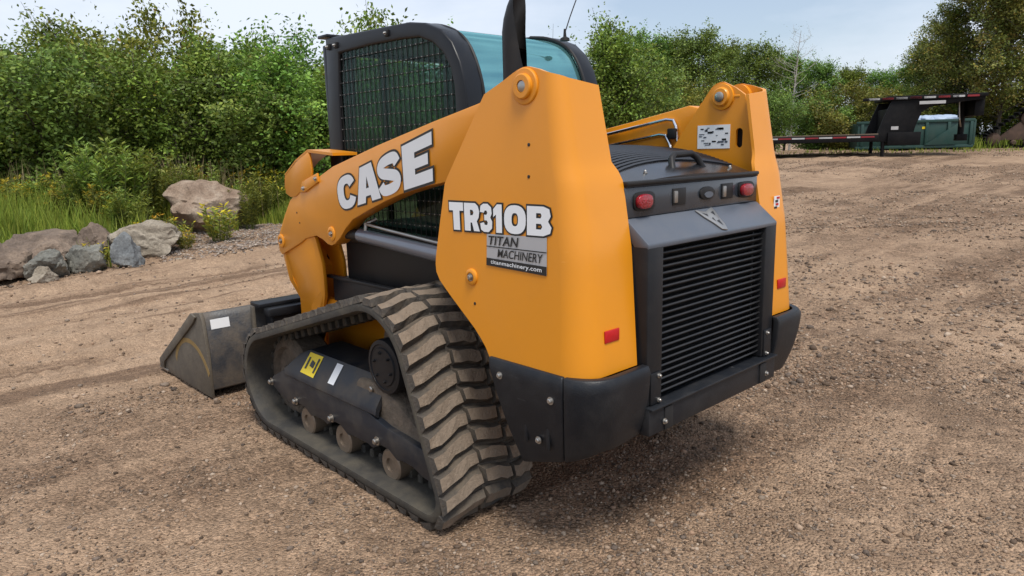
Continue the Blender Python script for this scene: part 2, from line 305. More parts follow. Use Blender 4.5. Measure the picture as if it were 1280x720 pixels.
def axis(c, half, step, far):
    a = [0]; d = step
    while a[-1] < far:
        if a[-1] > half: d *= 1.07
        a.append(a[-1]+d)
    a = np.array(a); return np.concatenate([-a[:0:-1], a])+c
gx = axis(0.4, 3.6, .026, 600); gy = axis(1.6, 3.9, .026, 600)
GX, GY = np.meshgrid(gx, gy); GZ = height(GX, GY)
nx, ny = len(gx), len(gy); idx = np.arange(nx*ny).reshape(ny, nx)
Fq = np.stack([idx[:-1, :-1], idx[:-1, 1:], idx[1:, 1:], idx[1:, :-1]], -1).reshape(-1, 4)
def ground_mat():
    m = bpy.data.materials.new('gravel_lot'); m.use_nodes = True; t = m.node_tree; n = t.nodes; l = t.links; b = n['Principled BSDF']
    co = n.new('ShaderNodeTexCoord')
    def noise(s, d=6, r=.6, vec=None):
        a = n.new('ShaderNodeTexNoise'); a.inputs['Scale'].default_value = s; a.inputs['Detail'].default_value = d; a.inputs['Roughness'].default_value = r
        l.new(vec or co.outputs['Object'], a.inputs[0]); return a.outputs[0]
    def ramp(v, lo, hi, a=0, b_=1):
        r = n.new('ShaderNodeMapRange'); r.inputs['From Min'].default_value = lo; r.inputs['From Max'].default_value = hi; r.inputs['To Min'].default_value = a; r.inputs['To Max'].default_value = b_; l.new(v, r.inputs[0]); return r.outputs[0]
    def mixc(f, A, B, mode='MIX'):
        x = n.new('ShaderNodeMix'); x.data_type = 'RGBA'; x.blend_type = mode
        if isinstance(f, float): x.inputs['Factor'].default_value = f
        else: l.new(f, x.inputs['Factor'])
        for s_, v in (('A', A), ('B', B)):
            if isinstance(v, tuple): x.inputs[s_].default_value = (*v, 1)
            else: l.new(v, x.inputs[s_])
        return x.outputs['Result']
    gravel = mixc(ramp(noise(1.3), .35, .65), (.180, .114, .072), (.285, .192, .126))
    sandv = noise(.42, 5, .55); sand = ramp(sandv, .50, .62)
    # streaks of sand along the tracks
    mpn = n.new('ShaderNodeMapping'); mpn.inputs['Rotation'].default_value = (0, 0, R_(-6)); mpn.inputs['Scale'].default_value = (.22, 1.7, 1); l.new(co.outputs['Object'], mpn.inputs[0])
    streak = ramp(noise(1.0, 6, .6, mpn.outputs[0]), .47, .58)
    # sandy drive on the side of the boulders: by plan position
    sx = n.new('ShaderNodeSeparateXYZ'); l.new(co.outputs['Object'], sx.inputs[0])
    md = n.new('ShaderNodeMath'); md.operation = 'MULTIPLY_ADD'; l.new(sx.outputs[0], md.inputs[0]); md.inputs[1].default_value = -.10; l.new(sx.outputs[1], md.inputs[2])
    zone = ramp(md.outputs[0], 2.4, 4.0); zone2 = ramp(md.outputs[0], 9.0, 8.0)
    zz = n.new('ShaderNodeMath'); zz.operation = 'MULTIPLY'; l.new(zone, zz.inputs[0]); l.new(zone2, zz.inputs[1])
    xx = ramp(sx.outputs[0], 5.5, 3.0); z3 = n.new('ShaderNodeMath'); z3.operation = 'MULTIPLY'; l.new(zz.outputs[0], z3.inputs[0]); l.new(xx, z3.inputs[1])
    st = n.new('ShaderNodeMath'); st.operation = 'MULTIPLY'; l.new(streak, st.inputs[0]); st.inputs[1].default_value = .75
    mxs = n.new('ShaderNodeMath'); mxs.operation = 'MAXIMUM'; l.new(sand, mxs.inputs[0]); l.new(st.outputs[0], mxs.inputs[1])
    z4 = n.new('ShaderNodeMath'); z4.operation = 'MULTIPLY'; l.new(z3.outputs[0], z4.inputs[0]); l.new(ramp(noise(1.9), .34, .52, .78, 1), z4.inputs[1])
    mm = n.new('ShaderNodeMath'); mm.operation = 'MAXIMUM'; l.new(mxs.outputs[0], mm.inputs[0]); l.new(z4.outputs[0], mm.inputs[1])
    for (px_, py_, rx_, ry_, k_) in ((5.3, 1.35, 1.9, .55, .85), (3.3, 3.2, .8, .5, .5), (-1.6, .9, .8, .9, .55), (-.2, -1.1, 1.2, .35, .4), (8.5, 1.2, 1.6, .6, .5)):
        q = n.new('ShaderNodeMapping'); q.inputs['Location'].default_value = (-px_/rx_, -py_/ry_, 0); q.inputs['Scale'].default_value = (1/rx_, 1/ry_, 0); l.new(co.outputs['Object'], q.inputs[0])
        ln_ = n.new('ShaderNodeVectorMath'); ln_.operation = 'LENGTH'; l.new(q.outputs[0], ln_.inputs[0])
        ad = n.new('ShaderNodeMath'); ad.operation = 'MULTIPLY_ADD'; l.new(noise(2.2, 5), ad.inputs[0]); ad.inputs[1].default_value = 1.6; l.new(ln_.outputs['Value'], ad.inputs[2])
        pm = n.new('ShaderNodeMath'); pm.operation = 'MAXIMUM'; l.new(mm.outputs[0], pm.inputs[0]); l.new(ramp(ad.outputs[0], 1.95, 1.35, 0, k_), pm.inputs[1]); mm = pm
    sandc = mixc(ramp(noise(3.0), .35, .65), (.450, .312, .208), (.360, .243, .158))
    c = mixc(mm.outputs[0], gravel, sandc)
    damp = ramp(noise(.8, 5), .57, .68, 0, .6); c = mixc(damp, c, (.150, .098, .064))
    # dark ruts pressed along the drive
    mp2 = n.new('ShaderNodeMapping'); mp2.inputs['Rotation'].default_value = (0, 0, R_(-6)); mp2.inputs['Scale'].default_value = (.16, 3.0, 1); l.new(co.outputs['Object'], mp2.inputs[0])
    rt = ramp(noise(1.0, 7, .62, mp2.outputs[0]), .505, .58, 0, .9); rz = n.new('ShaderNodeMath'); rz.operation = 'MULTIPLY'; l.new(rt, rz.inputs[0]); l.new(z3.outputs[0], rz.inputs[1])
    c = mixc(rz.outputs[0], c, (.185, .118, .076))
    # individual grains
    v = n.new('ShaderNodeTexVoronoi'); v.inputs['Scale'].default_value = 85; l.new(co.outputs['Object'], v.inputs[0])
    hs = n.new('ShaderNodeSeparateColor'); l.new(v.outputs['Color'], hs.inputs[0])
    vv = ramp(hs.outputs[0], 0, 1, .45, 1.50)
    cmb = n.new('ShaderNodeCombineColor'); [l.new(vv, cmb.inputs[i]) for i in range(3)]
    fsp = ramp(mm.outputs[0], 0, 1, .85, .35); c = mixc(fsp, c, mixc(1.0, c, cmb.outputs[0], 'MULTIPLY'))
    g2 = ramp(noise(240, 3), .3, .7, .75, 1.25); cm2 = n.new('ShaderNodeCombineColor'); [l.new(g2, cm2.inputs[i]) for i in range(3)]
    c = mixc(.8, c, mixc(1.0, c, cm2.outputs[0], 'MULTIPLY'))
    def grain(v, lo, hi, f, c):
        g = ramp(v, .34, .66, lo, hi); cc = n.new('ShaderNodeCombineColor'); [l.new(g, cc.inputs[i]) for i in range(3)]
        return mixc(f, c, mixc(1.0, c, cc.outputs[0], 'MULTIPLY'))
    c = grain(noise(7, 12, .78), .72, 1.24, ramp(mm.outputs[0], 0, 1, 1, .55), c)
    v2 = n.new('ShaderNodeTexVoronoi'); v2.inputs['Scale'].default_value = 26; l.new(co.outputs['Object'], v2.inputs[0]); h2 = n.new('ShaderNodeSeparateColor'); l.new(v2.outputs['Color'], h2.inputs[0])
    c = grain(h2.outputs[1], .80, 1.18, ramp(mm.outputs[0], 0, 1, .8, .25), c)
    l.new(c, b.inputs['Base Color']); b.inputs['Roughness'].default_value = .93; b.inputs['Specular IOR Level'].default_value = .2
    hv = n.new('ShaderNodeMath'); hv.operation = 'SUBTRACT'; hv.inputs[0].default_value = 1; l.new(v.outputs['Distance'], hv.inputs[1])
    ha = n.new('ShaderNodeMath'); ha.operation = 'ADD'; l.new(hv.outputs[0], ha.inputs[0]); l.new(noise(40, 6, .7), ha.inputs[1])
    bp = n.new('ShaderNodeBump'); bp.inputs['Strength'].default_value = 1.0; bp.inputs['Distance'].default_value = .016; l.new(ha.outputs[0], bp.inputs['Height']); l.new(bp.outputs[0], b.inputs['Normal'])
    return m
me = np_mesh('ground', np.stack([GX.ravel(), GY.ravel(), GZ.ravel()], 1), Fq, None, ground_mat(), True)
ground = bpy.data.objects.new('ground', me); COL.objects.link(ground); ground['kind'] = 'structure'

# ------------------------------------------------------------------ the compact track loader (+Y is its front)
LD = empty('track_loader', (0, 1.4, -.03), 'large orange and charcoal compact track loader with screened cab and lowered bucket', 'track loader')
def ramp_(x, pts):
    return float(np.interp(x, [p[0] for p in pts], [p[1] for p in pts]))
def bolt(parent, c, axis_, sgn, r=.011, m='bolt', name='bolt', d=.012):
    r *= .82
    return finish(lathe(NB(), c, axis_, [(0, r*1.55), (sgn*.003, r*1.55), (sgn*.0031, r), (sgn*d*.8, r), (sgn*d, r*.7)], 12), name, M[m], parent)

# --- text decals
def text_bm(body, offset, fn, box_=None, space=1.0, shear=0):
    c = bpy.data.curves.new('t', 'FONT'); c.body = body; c.offset = offset; c.space_character = space; c.resolution_u = 4; c.fill_mode = 'FRONT'; c.shear = shear
    t = bpy.data.objects.new('t', c); me = bpy.data.meshes.new_from_object(t); bpy.data.objects.remove(t); bpy.data.curves.remove(c)
    b = bmesh.new(); b.from_mesh(me); bpy.data.meshes.remove(me)
    xs = [v.co.x for v in b.verts]; ys = [v.co.y for v in b.verts]
    if box_ is None: box_ = (min(xs), max(xs), min(ys), max(ys))
    for v in b.verts: v.co = fn((v.co.x-box_[0])/(box_[1]-box_[0]), (v.co.y-box_[2])/(box_[3]-box_[2]))
    return b, box_
def quad_fn(TL, TR, BR, BL, place):
    TL, TR, BR, BL = [Vector(p) for p in (TL, TR, BR, BL)]
    def f(u, v):
        p = BL*(1-u)*(1-v)+BR*u*(1-v)+TL*(1-u)*v+TR*u*v
        return place(p.x, p.y)
    return f
def flat(bm_, name, m, parent): return finish(bm_, name, m, parent, smooth=0, recalc=False)
def quad_decal(name, fn, m, parent, u0=0, u1=1, v0=0, v1=1):
    b = NB(); b.faces.new([b.verts.new(fn(u, v)) for u, v in ((u0, v0), (u1, v0), (u1, v1), (u0, v1))]); return flat(b, name, m, parent)

# --- chassis
chassis = pbox('chassis_frame', (0, 1.29, .44), (.86, 2.02, .34), M['orange'], LD, .012)
pbox('side_panel', (0, 1.42, .676), (.88, 1.5, .13), M['dark'], chassis, .006)
pbox('cab_base', (0, 1.4, .89), (.80, 1.34, .30), M['black'], chassis, .01)
for s in (-1, 1):
    pbox('ledge', (s*.445, 1.55, .752), (.03, 1.3, .018), M['dark'], chassis, .004)
pbox('belly_pan', (0, .75, .36), (.80, .70, .10), M['black'], LD, .02)
pbox('engine_bay', (0, .53, .86), (.86, .76, .84), M['void'], LD, .0)
pbox('frame_lip', (-.60, .10, .405), (.09, .05, .025), M['orange'], LD, .006)

# --- towers
def xo(z): return .75-.052*(z-.693)
def side_pt(off, s=-1): return lambda y, z: Vector((s*(xo(z)+off), y, z))
YR = [(.69, .022), (1.09, .06), (1.315, .10), (1.38, .122), (1.67, .175)]
YF = [(.693, .481), (.766, .55), (.894, .727), (.948, .795), (.985, .806), (1.028, .803), (1.315, .745), (1.625, .521)]
XI = [(.69, .47), (1.09, .455), (1.315, .452), (1.345, .457), (1.375, .487), (1.67, .50)]
ZT = [(.10, 1.63), (.175, 1.655), (.247, 1.685), (.313, 1.702), (.359, 1.691), (.418, 1.665), (.521, 1.625)]
def tower(s):
    r = .11; A = []; B = []; th = .014; nr = 30
    for i in range(nr+1):
        v = i/nr; ra = []; rb = []
        cols = [('p', k/12) for k in range(12)]+[('a', k/8) for k in range(8)]+[('r', k/5) for k in range(6)]
        for kind, t in cols:
            # top height of this column
            yft, yrt = .521, .175; r = .055
            if kind == 'p': ztop = ramp_(yft+(yrt+r-yft)*t, ZT)
            elif kind == 'a': ztop = ramp_(yrt+r*(1-t), ZT)
            else: ztop = 1.655-.018*t
            z = .684+v*(ztop-.684); r = .105-.05*v; X = xo(z); yf = ramp_(z, YF); yr = ramp_(z, YR); xi = ramp_(z, XI)
            if kind == 'p': y = yf+(yr+r-yf)*t; o = (X, y); n_ = (1, 0)
            elif kind == 'a':
                a = t*math.pi/2; o = (X-r+r*math.cos(a), yr+r-r*math.sin(a)); n_ = (math.cos(a), -math.sin(a))
            else: o = (X-r+(xi-X+r)*t, yr); n_ = (0, -1)
            ra.append((s*o[0], o[1], z)); rb.append((s*(o[0]-n_[0]*th), o[1]-n_[1]*th, z))
        A.append(ra); B.append(rb)
    b = grid_solid(NB(), A, B)
    t = finish(b, 'tower', M['orange'], LD, 40)
    # inner plate with its pivot boss
    arc = [(.313+.075*math.cos(a), 1.636+.066*math.sin(a)) for a in np.linspace(.5, 1.6, 6)]
    cap_ = (lambda p: (p[0], min(p[1], 1.655 if s < 0 else 9)))
    pl = [(.12, 1.0), (.60, 1.0), (.62, 1.30), (.566, 1.424)]+arc+[(.25, 1.672), (.205, 1.640), (.165, 1.50), (.13, 1.33)]
    pl = [cap_(p) for p in pl]
    hole = [(.225+.017*math.cos(a), 1.455+(.026 if math.sin(a) > 0 else -.026)+.017*math.sin(a)) for a in np.linspace(0, 2*math.pi, 17)[:-1]]
    b = poly(NB(), yz(pl, s*.53), (s*.014, 0, 0), [yz(hole, s*.53)], 0)
    ip = finish(b, 'inner_plate', M['orange'], t)
    finish(box(NB(), (s*.575, .225, 1.455), (.004, .08, .12), 0), 'hole_backing', M['void'], ip)
    finish(lathe(NB(), (s*.53, .313, 1.636), 'x', [(0, .058 if s > 0 else .022), (-s*.010, .056 if s > 0 else .022), (-s*.012, .042 if s > 0 else .0215), (-s*.020, .040 if s > 0 else .021), (-s*.024, .036 if s > 0 else .020)], 36), 'pivot_boss', M['orange'], t)
    finish(lathe(NB(), (s*.507, .313, 1.636), 'x', [(0, .022), (-s*.008, .022), (-s*.012, .016)], 20), 'pivot_pin', M['steel'], t)
    finish(lathe(NB(), (s*.66, .313, 1.636), 'x', [(0, .060), (s*.046, .060), (s*.049, .057), (s*.0505, .042), (s*.060, .041), (s*.063, .037), (s*.0632, .020), (s*.057, .019)], 40), 'pivot_boss', M['orange'], t)
    finish(lathe(NB(), (s*.708, .313, 1.636), 'x', [(0, .0185), (s*.012, .0185), (s*.015, .013)], 20), 'pivot_pin', M['steel'], t)
    pbox('tower_cap', (s*.585, .285, 1.636), (.115, .115, .012), M['orange'], t, .003)
    # lower mounting bolt boss, black discs painting the shade inside small holes
    P = side_pt(0, s)
    c = P(.583, .97)
    finish(lathe(NB(), c-Vector((s*.004, 0, 0)), 'x', [(0, .032), (s*.010, .031), (s*.013, .027), (s*.0135, .019), (s*.010, .018)], 28), 'bolt_boss', M['orange'], t)
    bolt(t, c+Vector((s*.006, 0, 0)), 'x', s, .012, 'steel')
    for y, z in ((.292, 1.447), (.290, 1.342), (.565, .872), (.135, .79)):
        c = P(y, z) if y > .2 else Vector((s*.728, y-.001, z))
        finish(lathe(NB(), c-Vector((s*.003, 0, 0)), 'x', [(0, .006), (s*.0045, .006), (s*.005, .004)], 10), 'hole_shade', M['ink'], t)
    # red reflector on the rear face
    yr = ramp_(.814, YR); sl = -(ramp_(.86, YR)-ramp_(.77, YR))/.09
    o = pbox('reflector', (s*.598, yr-.003, .814), (.075, .006, .042), M['red'], t, .002)
    if s > 0:
        pbox('warning_sticker', (.60, ramp_(1.17, YR)-.0025, 1.17), (.05, .002, .06), M['white'], t, 0)
        for k in range(4): pbox('sticker_print', (.588+.008*(k % 2)+.004*k, ramp_(1.17, YR)-.0045, 1.15+.014*k), (.024, .002, .009), M['red'] if k % 2 else M['ink'], t, 0)
        pbox('instruction_decal', (.5285, .352, 1.463), (.002, .165, .105), M['white'], ip, 0)
        rg = random.Random(5)
        for k in range(26):
            pbox('decal_print', (.5268, .285+.135*rg.random(), 1.423+.08*rg.random()), (.001, .008+.022*rg.random(), .003+.006*rg.random()), M['grey'] if k % 3 else M['ink'], ip, 0)
    return t
TW = {s: tower(s) for s in (-1, 1)}

# lettering on the left tower
TL_ = TW[-1]
# heavy slab letters: outlines in a unit cell (first loop outer, the others holes)
def ell(cx, cy, rx, ry, a0=0, a1=360, n=20, p=.8):
    return [(cx+rx*math.copysign(abs(math.cos(R_(a)))**p, math.cos(R_(a))), cy+ry*math.copysign(abs(math.sin(R_(a)))**p, math.sin(R_(a)))) for a in np.linspace(a0, a1, n+(0 if a1-a0 < 360 else 1))[:(None if a1-a0 < 360 else -1)]]
def stroke(cl, w):
    cl = smooth_prof(cl, 5); a = []; b = []
    for i in range(len(cl)):
        t = (Vector(cl[min(i+1, len(cl)-1)])-Vector(cl[max(i-1, 0)])).normalized(); n_ = Vector((-t.y, t.x))*w/2; p = Vector(cl[i]); a.append(tuple(p+n_)); b.append(tuple(p-n_))
    return a+b[::-1]
def smooth_prof(P, n=6):
    o = []
    for i in range(len(P)-1):
        p0, p1, p2, p3 = [np.array(P[max(0, min(len(P)-1, j))]) for j in (i-1, i, i+1, i+2)]
        for k in range(n):
            t = k/n; o.append(tuple(.5*((2*p1)+(-p0+p2)*t+(2*p0-5*p1+4*p2-p3)*t*t+(-p0+3*p1-3*p2+p3)*t**3)))
    return o+[tuple(P[-1])]
GLY = {
 'C': [ell(.5, .5, .5, .5, 24, 336, 26)+ell(.52, .5, .17, .25, 24, 336, 22)[::-1]],
 'A': [[(0, 0), (.36, 0), (.40, .17), (.60, .17), (.64, 0), (1, 0), (.74, 1), (.26, 1)], [(.44, .38), (.56, .38), (.5, .70)]],
 'S': [stroke([(.86, .70), (.76, .84), (.5, .865), (.24, .82), (.155, .70), (.24, .585), (.5, .50), (.76, .415), (.845, .30), (.76, .18), (.5, .135), (.24, .16), (.14, .30)], .27)],
 'E': [[(0, 0), (1, 0), (1, .26), (.42, .26), (.42, .385), (.86, .385), (.86, .615), (.42, .615), (.42, .74), (1, .74), (1, 1), (0, 1)]],
 'T': [[(.27, 0), (.73, 0), (.73, .70), (1, .70), (1, 1), (0, 1), (0, .70), (.27, .70)]],
 'R': [[(0, 0), (.40, 0), (.40, .30), (.50, .30), (.62, 0), (1, 0), (.82, .36), (.95, .50), (1, .70), (.92, .90), (.74, 1), (0, 1)], [(.40, .56), (.56, .57), (.62, .66), (.56, .75), (.40, .76)]],
 '3': [[(0, .70), (.06, .92), (.3, 1), (.65, 1), (.93, .88), (.97, .66), (.84, .52), (1, .38), (.97, .14), (.68, 0), (.3, 0), (.05, .08), (0, .30), (.32, .34), (.38, .25), (.58, .25), (.63, .34), (.56, .41), (.35, .41), (.35, .61), (.54, .61), (.61, .68), (.55, .76), (.40, .76), (.33, .68)]],
 '1': [[(.30, 0), (.86, 0), (.86, 1), (.42, 1), (.04, .82), (.04, .54), (.30, .64)]],
 '0': [ell(.5, .5, .5, .5, 0, 360, 24), ell(.5, .5, .15, .23, 0, 360, 16)],
 'B': [[(0, 0), (.68, 0), (.95, .10), (1, .30), (.86, .50), (.96, .68), (.9, .92), (.66, 1), (0, 1)], [(.38, .60), (.56, .60), (.60, .69), (.56, .77), (.38, .77)], [(.38, .22), (.58, .22), (.63, .31), (.58, .41), (.38, .41)]],
}
def grow(loop, d):
    n = len(loop); area = sum(loop[i][0]*loop[(i+1) % n][1]-loop[(i+1) % n][0]*loop[i][1] for i in range(n)); sg = 1 if area > 0 else -1; o = []
    for i in range(n):
        a, p, c = [Vector(loop[(i+k) % n]) for k in (-1, 0, 1)]; e1 = (p-a).normalized(); e2 = (c-p).normalized(); n1 = Vector((e1.y, -e1.x))*sg; n2 = Vector((e2.y, -e2.x))*sg
        m_ = n1+n2; m_ = m_.normalized() if m_.length > 1e-6 else n1; k = min(1.6, 1/max(.4, m_.dot(n1))); o.append(tuple(p+m_*d*k))
    return o
def letters(word, spans, fn_w, fn_k, parent, gx_, gy_):
    """white letters and, just under them, a black keyline; gx_, gy_: keyline width in u and v"""
    for ch, (u0, u1) in zip(word, spans):
        wd = u1-u0
        for fn, d, m_, nm in ((fn_w, 0, M['white'], 'letter'), (fn_k, 1, M['ink'], 'letter_keyline')):
            b = NB(); es = []
            for j, lp in enumerate(GLY[ch]):
                q_ = [(u0+x*wd, y*gx_/gy_) for x, y in lp]          # isotropic space for the offset
                q_ = grow(q_, gx_*(1 if j == 0 else -1)) if d else q_
                vs_ = [b.verts.new((x, y, 0)) for x, y in q_]; es += [b.edges.new((vs_[i], vs_[(i+1) % len(vs_)])) for i in range(len(vs_))]
            bmesh.ops.triangle_fill(b, edges=es, use_beauty=True, normal=(0, 0, 1))
            for v in b.verts: v.co = fn(v.co.x, v.co.y*gy_/gx_)
            flat(b, nm, m_, parent)
qT = ((.716, 1.243), (.177, 1.246), (.177, 1.149), (.707, 1.140))
letters('TR310B', [(0, .155), (.165, .325), (.332, .455), (.462, .565), (.572, .775), (.785, 1)], quad_fn(*qT, side_pt(.0040)), quad_fn(*qT, side_pt(.0022)), TL_, .012, .065)
ft = quad_fn((.499, 1.137), (.199, 1.144), (.196, 1.017), (.498, 1.024), side_pt(.002)); ft2 = quad_fn((.499, 1.137), (.199, 1.144), (.196, 1.017), (.498, 1.024), side_pt(.0035))
quad_decal('dealer_decal', ft, M['silver'], TL_)
quad_decal('decal_strip', ft2, M['ink'], TL_, 0, 1, 0, .24)
quad_decal('decal_rule', ft2, M['ink'], TL_, 0, 1, .595, .625)
ft3 = quad_fn((.499, 1.137), (.199, 1.144), (.196, 1.017), (.498, 1.024), side_pt(.005))
def sub(f, u0, u1, v0, v1): return lambda u, v: f(u0+(u1-u0)*u, v0+(v1-v0)*v)
flat(text_bm('TITAN', .02, sub(ft3, .04, .56, .67, .95), None, 1.0, .15)[0], 'lettering', M['ink'], TL_)
flat(text_bm('MACHINERY', .012, sub(ft3, .20, .95, .31, .56), None, 1.0, .15)[0], 'lettering', M['ink'], TL_)
flat(text_bm('titanmachinery.com', .012, sub(ft3, .08, .93, .04, .20), None, 1.06)[0], 'lettering', M['white'], TL_)

# --- lift arms, between the tower plates, leaning inwards to the front
KA = .085
def ax(y): return .702-KA*(y-.55)-.008-.02*max(0, min(1, (.74-y)/.16))
def arm(s):
    out = [(.48, 1.60), (.526, 1.612), (.601, 1.597), (.874, 1.547), (1.347, 1.463), (1.822, 1.369), (2.062, 1.297), (2.291, 1.235), (2.421, 1.177), (2.529, 1.08), (2.62, .985),
           (2.667, .926), (2.655, .86), (2.62, .842), (2.321, .938), (2.24, .97), (2.166, .985), (2.09, .998), (2.01, .985), (1.95, .965), (1.90, .962), (1.86, .975), (1.79, 1.012), (1.72, 1.065), (1.639, 1.112),
           (1.465, 1.168), (1.3, 1.216), (1.157, 1.253), (.98, 1.287), (.802, 1.312), (.68, 1.34), (.56, 1.45), (.48, 1.56)]
    b = poly(NB(), [(s*ax(y), y, z) for y, z in out], (-s*.085, 0, 0), (), .006)
    a = finish(b, 'lift_arm', M['orange'], LD)
    for y, z, r in ((1.883, 1.025, .026), (2.602, .927, .028)):
        c = Vector((s*ax(y), y, z)); finish(lathe(NB(), c-Vector((s*.01, 0, 0)), 'x', [(0, r*1.5), (s*.016, r*1.45), (s*.019, r*1.2), (s*.0195, r*.85), (s*.016, r*.8)], 28), 'pin_boss', M['orange'], a)
        bolt(a, c+Vector((s*.004, 0, 0)), 'x', s, r*.48, 'steel', 'pin_bolt', .014)
    for y, z in ((2.33, 1.11), (2.30, 1.055)): finish(lathe(NB(), (s*(ax(y)-.002), y, z), 'x', [(0, .005), (s*.004, .005), (s*.0045, .003)], 10), 'hole_shade', M['ink'], a)
    # lower leg: two plates and a front web
    leg = [(-.50, 2.650, .860), (-.496, 2.585, .688), (-.46, 2.55, .577), (-.43, 2.609, .397), (-.42, 2.641, .16), (-.42, 2.379, .20), (-.43, 2.342, .504), (-.48, 2.20, .64), (-.50, 2.16, .739), (-.52, 2.13, .839), (-.545, 2.14, .985), (-.54, 2.25, 1.0), (-.515, 2.60, .93)]
    b = NB()
    poly(b, [(-s*p[0], p[1], p[2]) for p in leg], (-s*.02, 0, 0), (), .003)
    poly(b, [(-s*(p[0]+.13), p[1], p[2]) for p in leg], (-s*.02, 0, 0), (), .003)
    lg = finish(b, 'arm_leg', M['orange'], a)
    fr = [(-.50, 2.650, .860), (-.496, 2.585, .688), (-.46, 2.55, .577), (-.43, 2.609, .397), (-.42, 2.641, .16)]
    A = [[(-s*(p[0]+d), p[1]-.006, p[2]) for d in (.01, .14)] for p in fr]; B = [[(-s*(p[0]+d), p[1]-.024, p[2]) for d in (.01, .14)] for p in fr]
    finish(grid_solid(NB(), A, B), 'front_web', M['orange'], lg)
    md = [(-.47, 2.40, .98), (-.45, 2.30, .8), (-.42, 2.40, .55), (-.38, 2.45, .2)]
    A = [[(-s*(p[0]+d), p[1], p[2]) for d in (.0, .10)] for p in md]; B = [[(-s*(p[0]+d), p[1]-.016, p[2]) for d in (.0, .10)] for p in md]
    finish(grid_solid(NB(), A, B), 'rear_web', M['orange'], lg)
    finish(lathe(NB(), (s*.432, 2.52, .33), 'x', [(0, .035), (s*.012, .034), (s*.014, .02)], 20), 'pin_boss', M['orange'], lg)
    bolt(lg, Vector((s*.446, 2.52, .42)), 'x', s, .013, 'ink', 'pin_bolt')
    # weld bead across the leg
    return a
AR = {s: arm(s) for s in (-1, 1)}
LA = AR[-1]
armp = lambda off: (lambda y, z: Vector((-(ax(y)+off), y, z)))
q4 = ((1.787, 1.302), (.878, 1.510), (.883, 1.316), (1.758, 1.149))
letters('CASE', [(0, .225), (.225, .495), (.475, .715), (.735, 1)], quad_fn(*q4, armp(.004)), quad_fn(*q4, armp(.0022)), LA, .010, .055)
# hydraulic tubes on the inside of the right arm
ix = lambda y: ax(y)-.085-.012
for pts in ([(1.9, 1.33), (1.3, 1.442), (.95, 1.500), (.64, 1.553), (.60, 1.548), (.585, 1.52), (.565, 1.40)], [(1.9, 1.27), (1.3, 1.385), (.95, 1.44), (.68, 1.482), (.645, 1.478), (.62, 1.44), (.60, 1.38)]):
    finish(tube(NB(), [(ix(y), y, z) for y, z in pts], .0085, 10), 'hydraulic_tube', M['chrome'], AR[1])
pbox('tube_clamp', (ix(.60)-.004, .60, 1.485), (.03, .05, .05), M['black'], AR[1], .006)

# --- work light under its orange guard, one on each arm nose
def guard(s):
    pl = [(2.461, 1.212), (2.470, 1.26), (2.448, 1.321), (2.28, 1.400), (2.104, 1.452), (2.085, 1.415), (2.075, 1.35), (2.085, 1.30), (2.321, 1.200), (2.40, 1.195)]
    g = finish(poly(NB(), [(s*(ax(y)+.004), y, z) for y, z in pl], (-s*.014, 0, 0), (), .004), 'light_guard', M['orange'], AR[s])
    A = []; B = []
    for y, z in [(2.470, 1.255), (2.450, 1.325), (2.28, 1.403), (2.108, 1.456), (1.80, 1.436)]:
        A.append([(s*(ax(y)+.004-d), y, z) for d in (0, .14)]); B.append([(s*(ax(y)+.004-d), y, z-.014) for d in (0, .14)])
    finish(grid_solid(NB(), A, B), 'guard_hood', M['orange'], g)
    finish(poly(NB(), [(s*(ax(y)+.008), y, z) for y, z in [(2.21, 1.285), (2.0, 1.335), (1.99, 1.29), (2.18, 1.23), (2.25, 1.225)]], (-s*.012, 0, 0), (), .003), 'guard_foot', M['orange'], g)
    for y, z in ((2.02, 1.305), (2.19, 1.250)): bolt(g, Vector((s*(ax(y)+.008), y, z)), 'x', s, .010)
    finish(lathe(NB(), (s*(ax(2.42)-.07), 2.38, 1.27), 'y', [(0, .03), (.06, .055), (.085, .058), (.09, .052)], 24), 'work_light', M['black'], g)
    finish(lathe(NB(), (s*(ax(2.46)-.07), 2.468, 1.27), 'y', [(0, .051), (.008, .049), (.013, .035)], 24), 'lens', M['lens'], g)
for s in (-1, 1): guard(s)

# --- lift cylinders
for s in (-1, 1):
    c = finish(tube(NB(), [(s*.60, .80, .995), (s*.545, 1.66, 1.030)], .034, 20), 'lift_cylinder', M['cyl'], LD)
    finish(tube(NB(), [(s*.602, .79, .9945), (s*.598, .85, .997)], .041, 20), 'cylinder_gland', M['steel'], c)
    finish(tube(NB(), [(s*.605, .56, .985), (s*.60, .80, .995)], .02, 14), 'cylinder_rod', M['chrome'], c)
    finish(tube(NB(), [(s*.545, 1.66, 1.030), (s*.535, 1.86, 1.03)], [.026, .03], 14), 'cylinder_eye', M['black'], c)
    finish(tube(NB(), [(s*.55, 1.60, 1.09), (s*.56, 1.4, 1.075), (s*.58, 1.0, 1.05), (s*.59, .84, 1.045)], .008, 8), 'hose', M['steel'], c)
    finish(tube(NB(), [(s*.50, 1.58, 1.11), (s*.55, 1.60, 1.09), (s*.553, 1.60, 1.05)], .011, 8), 'hose_fitting', M['steel'], c)

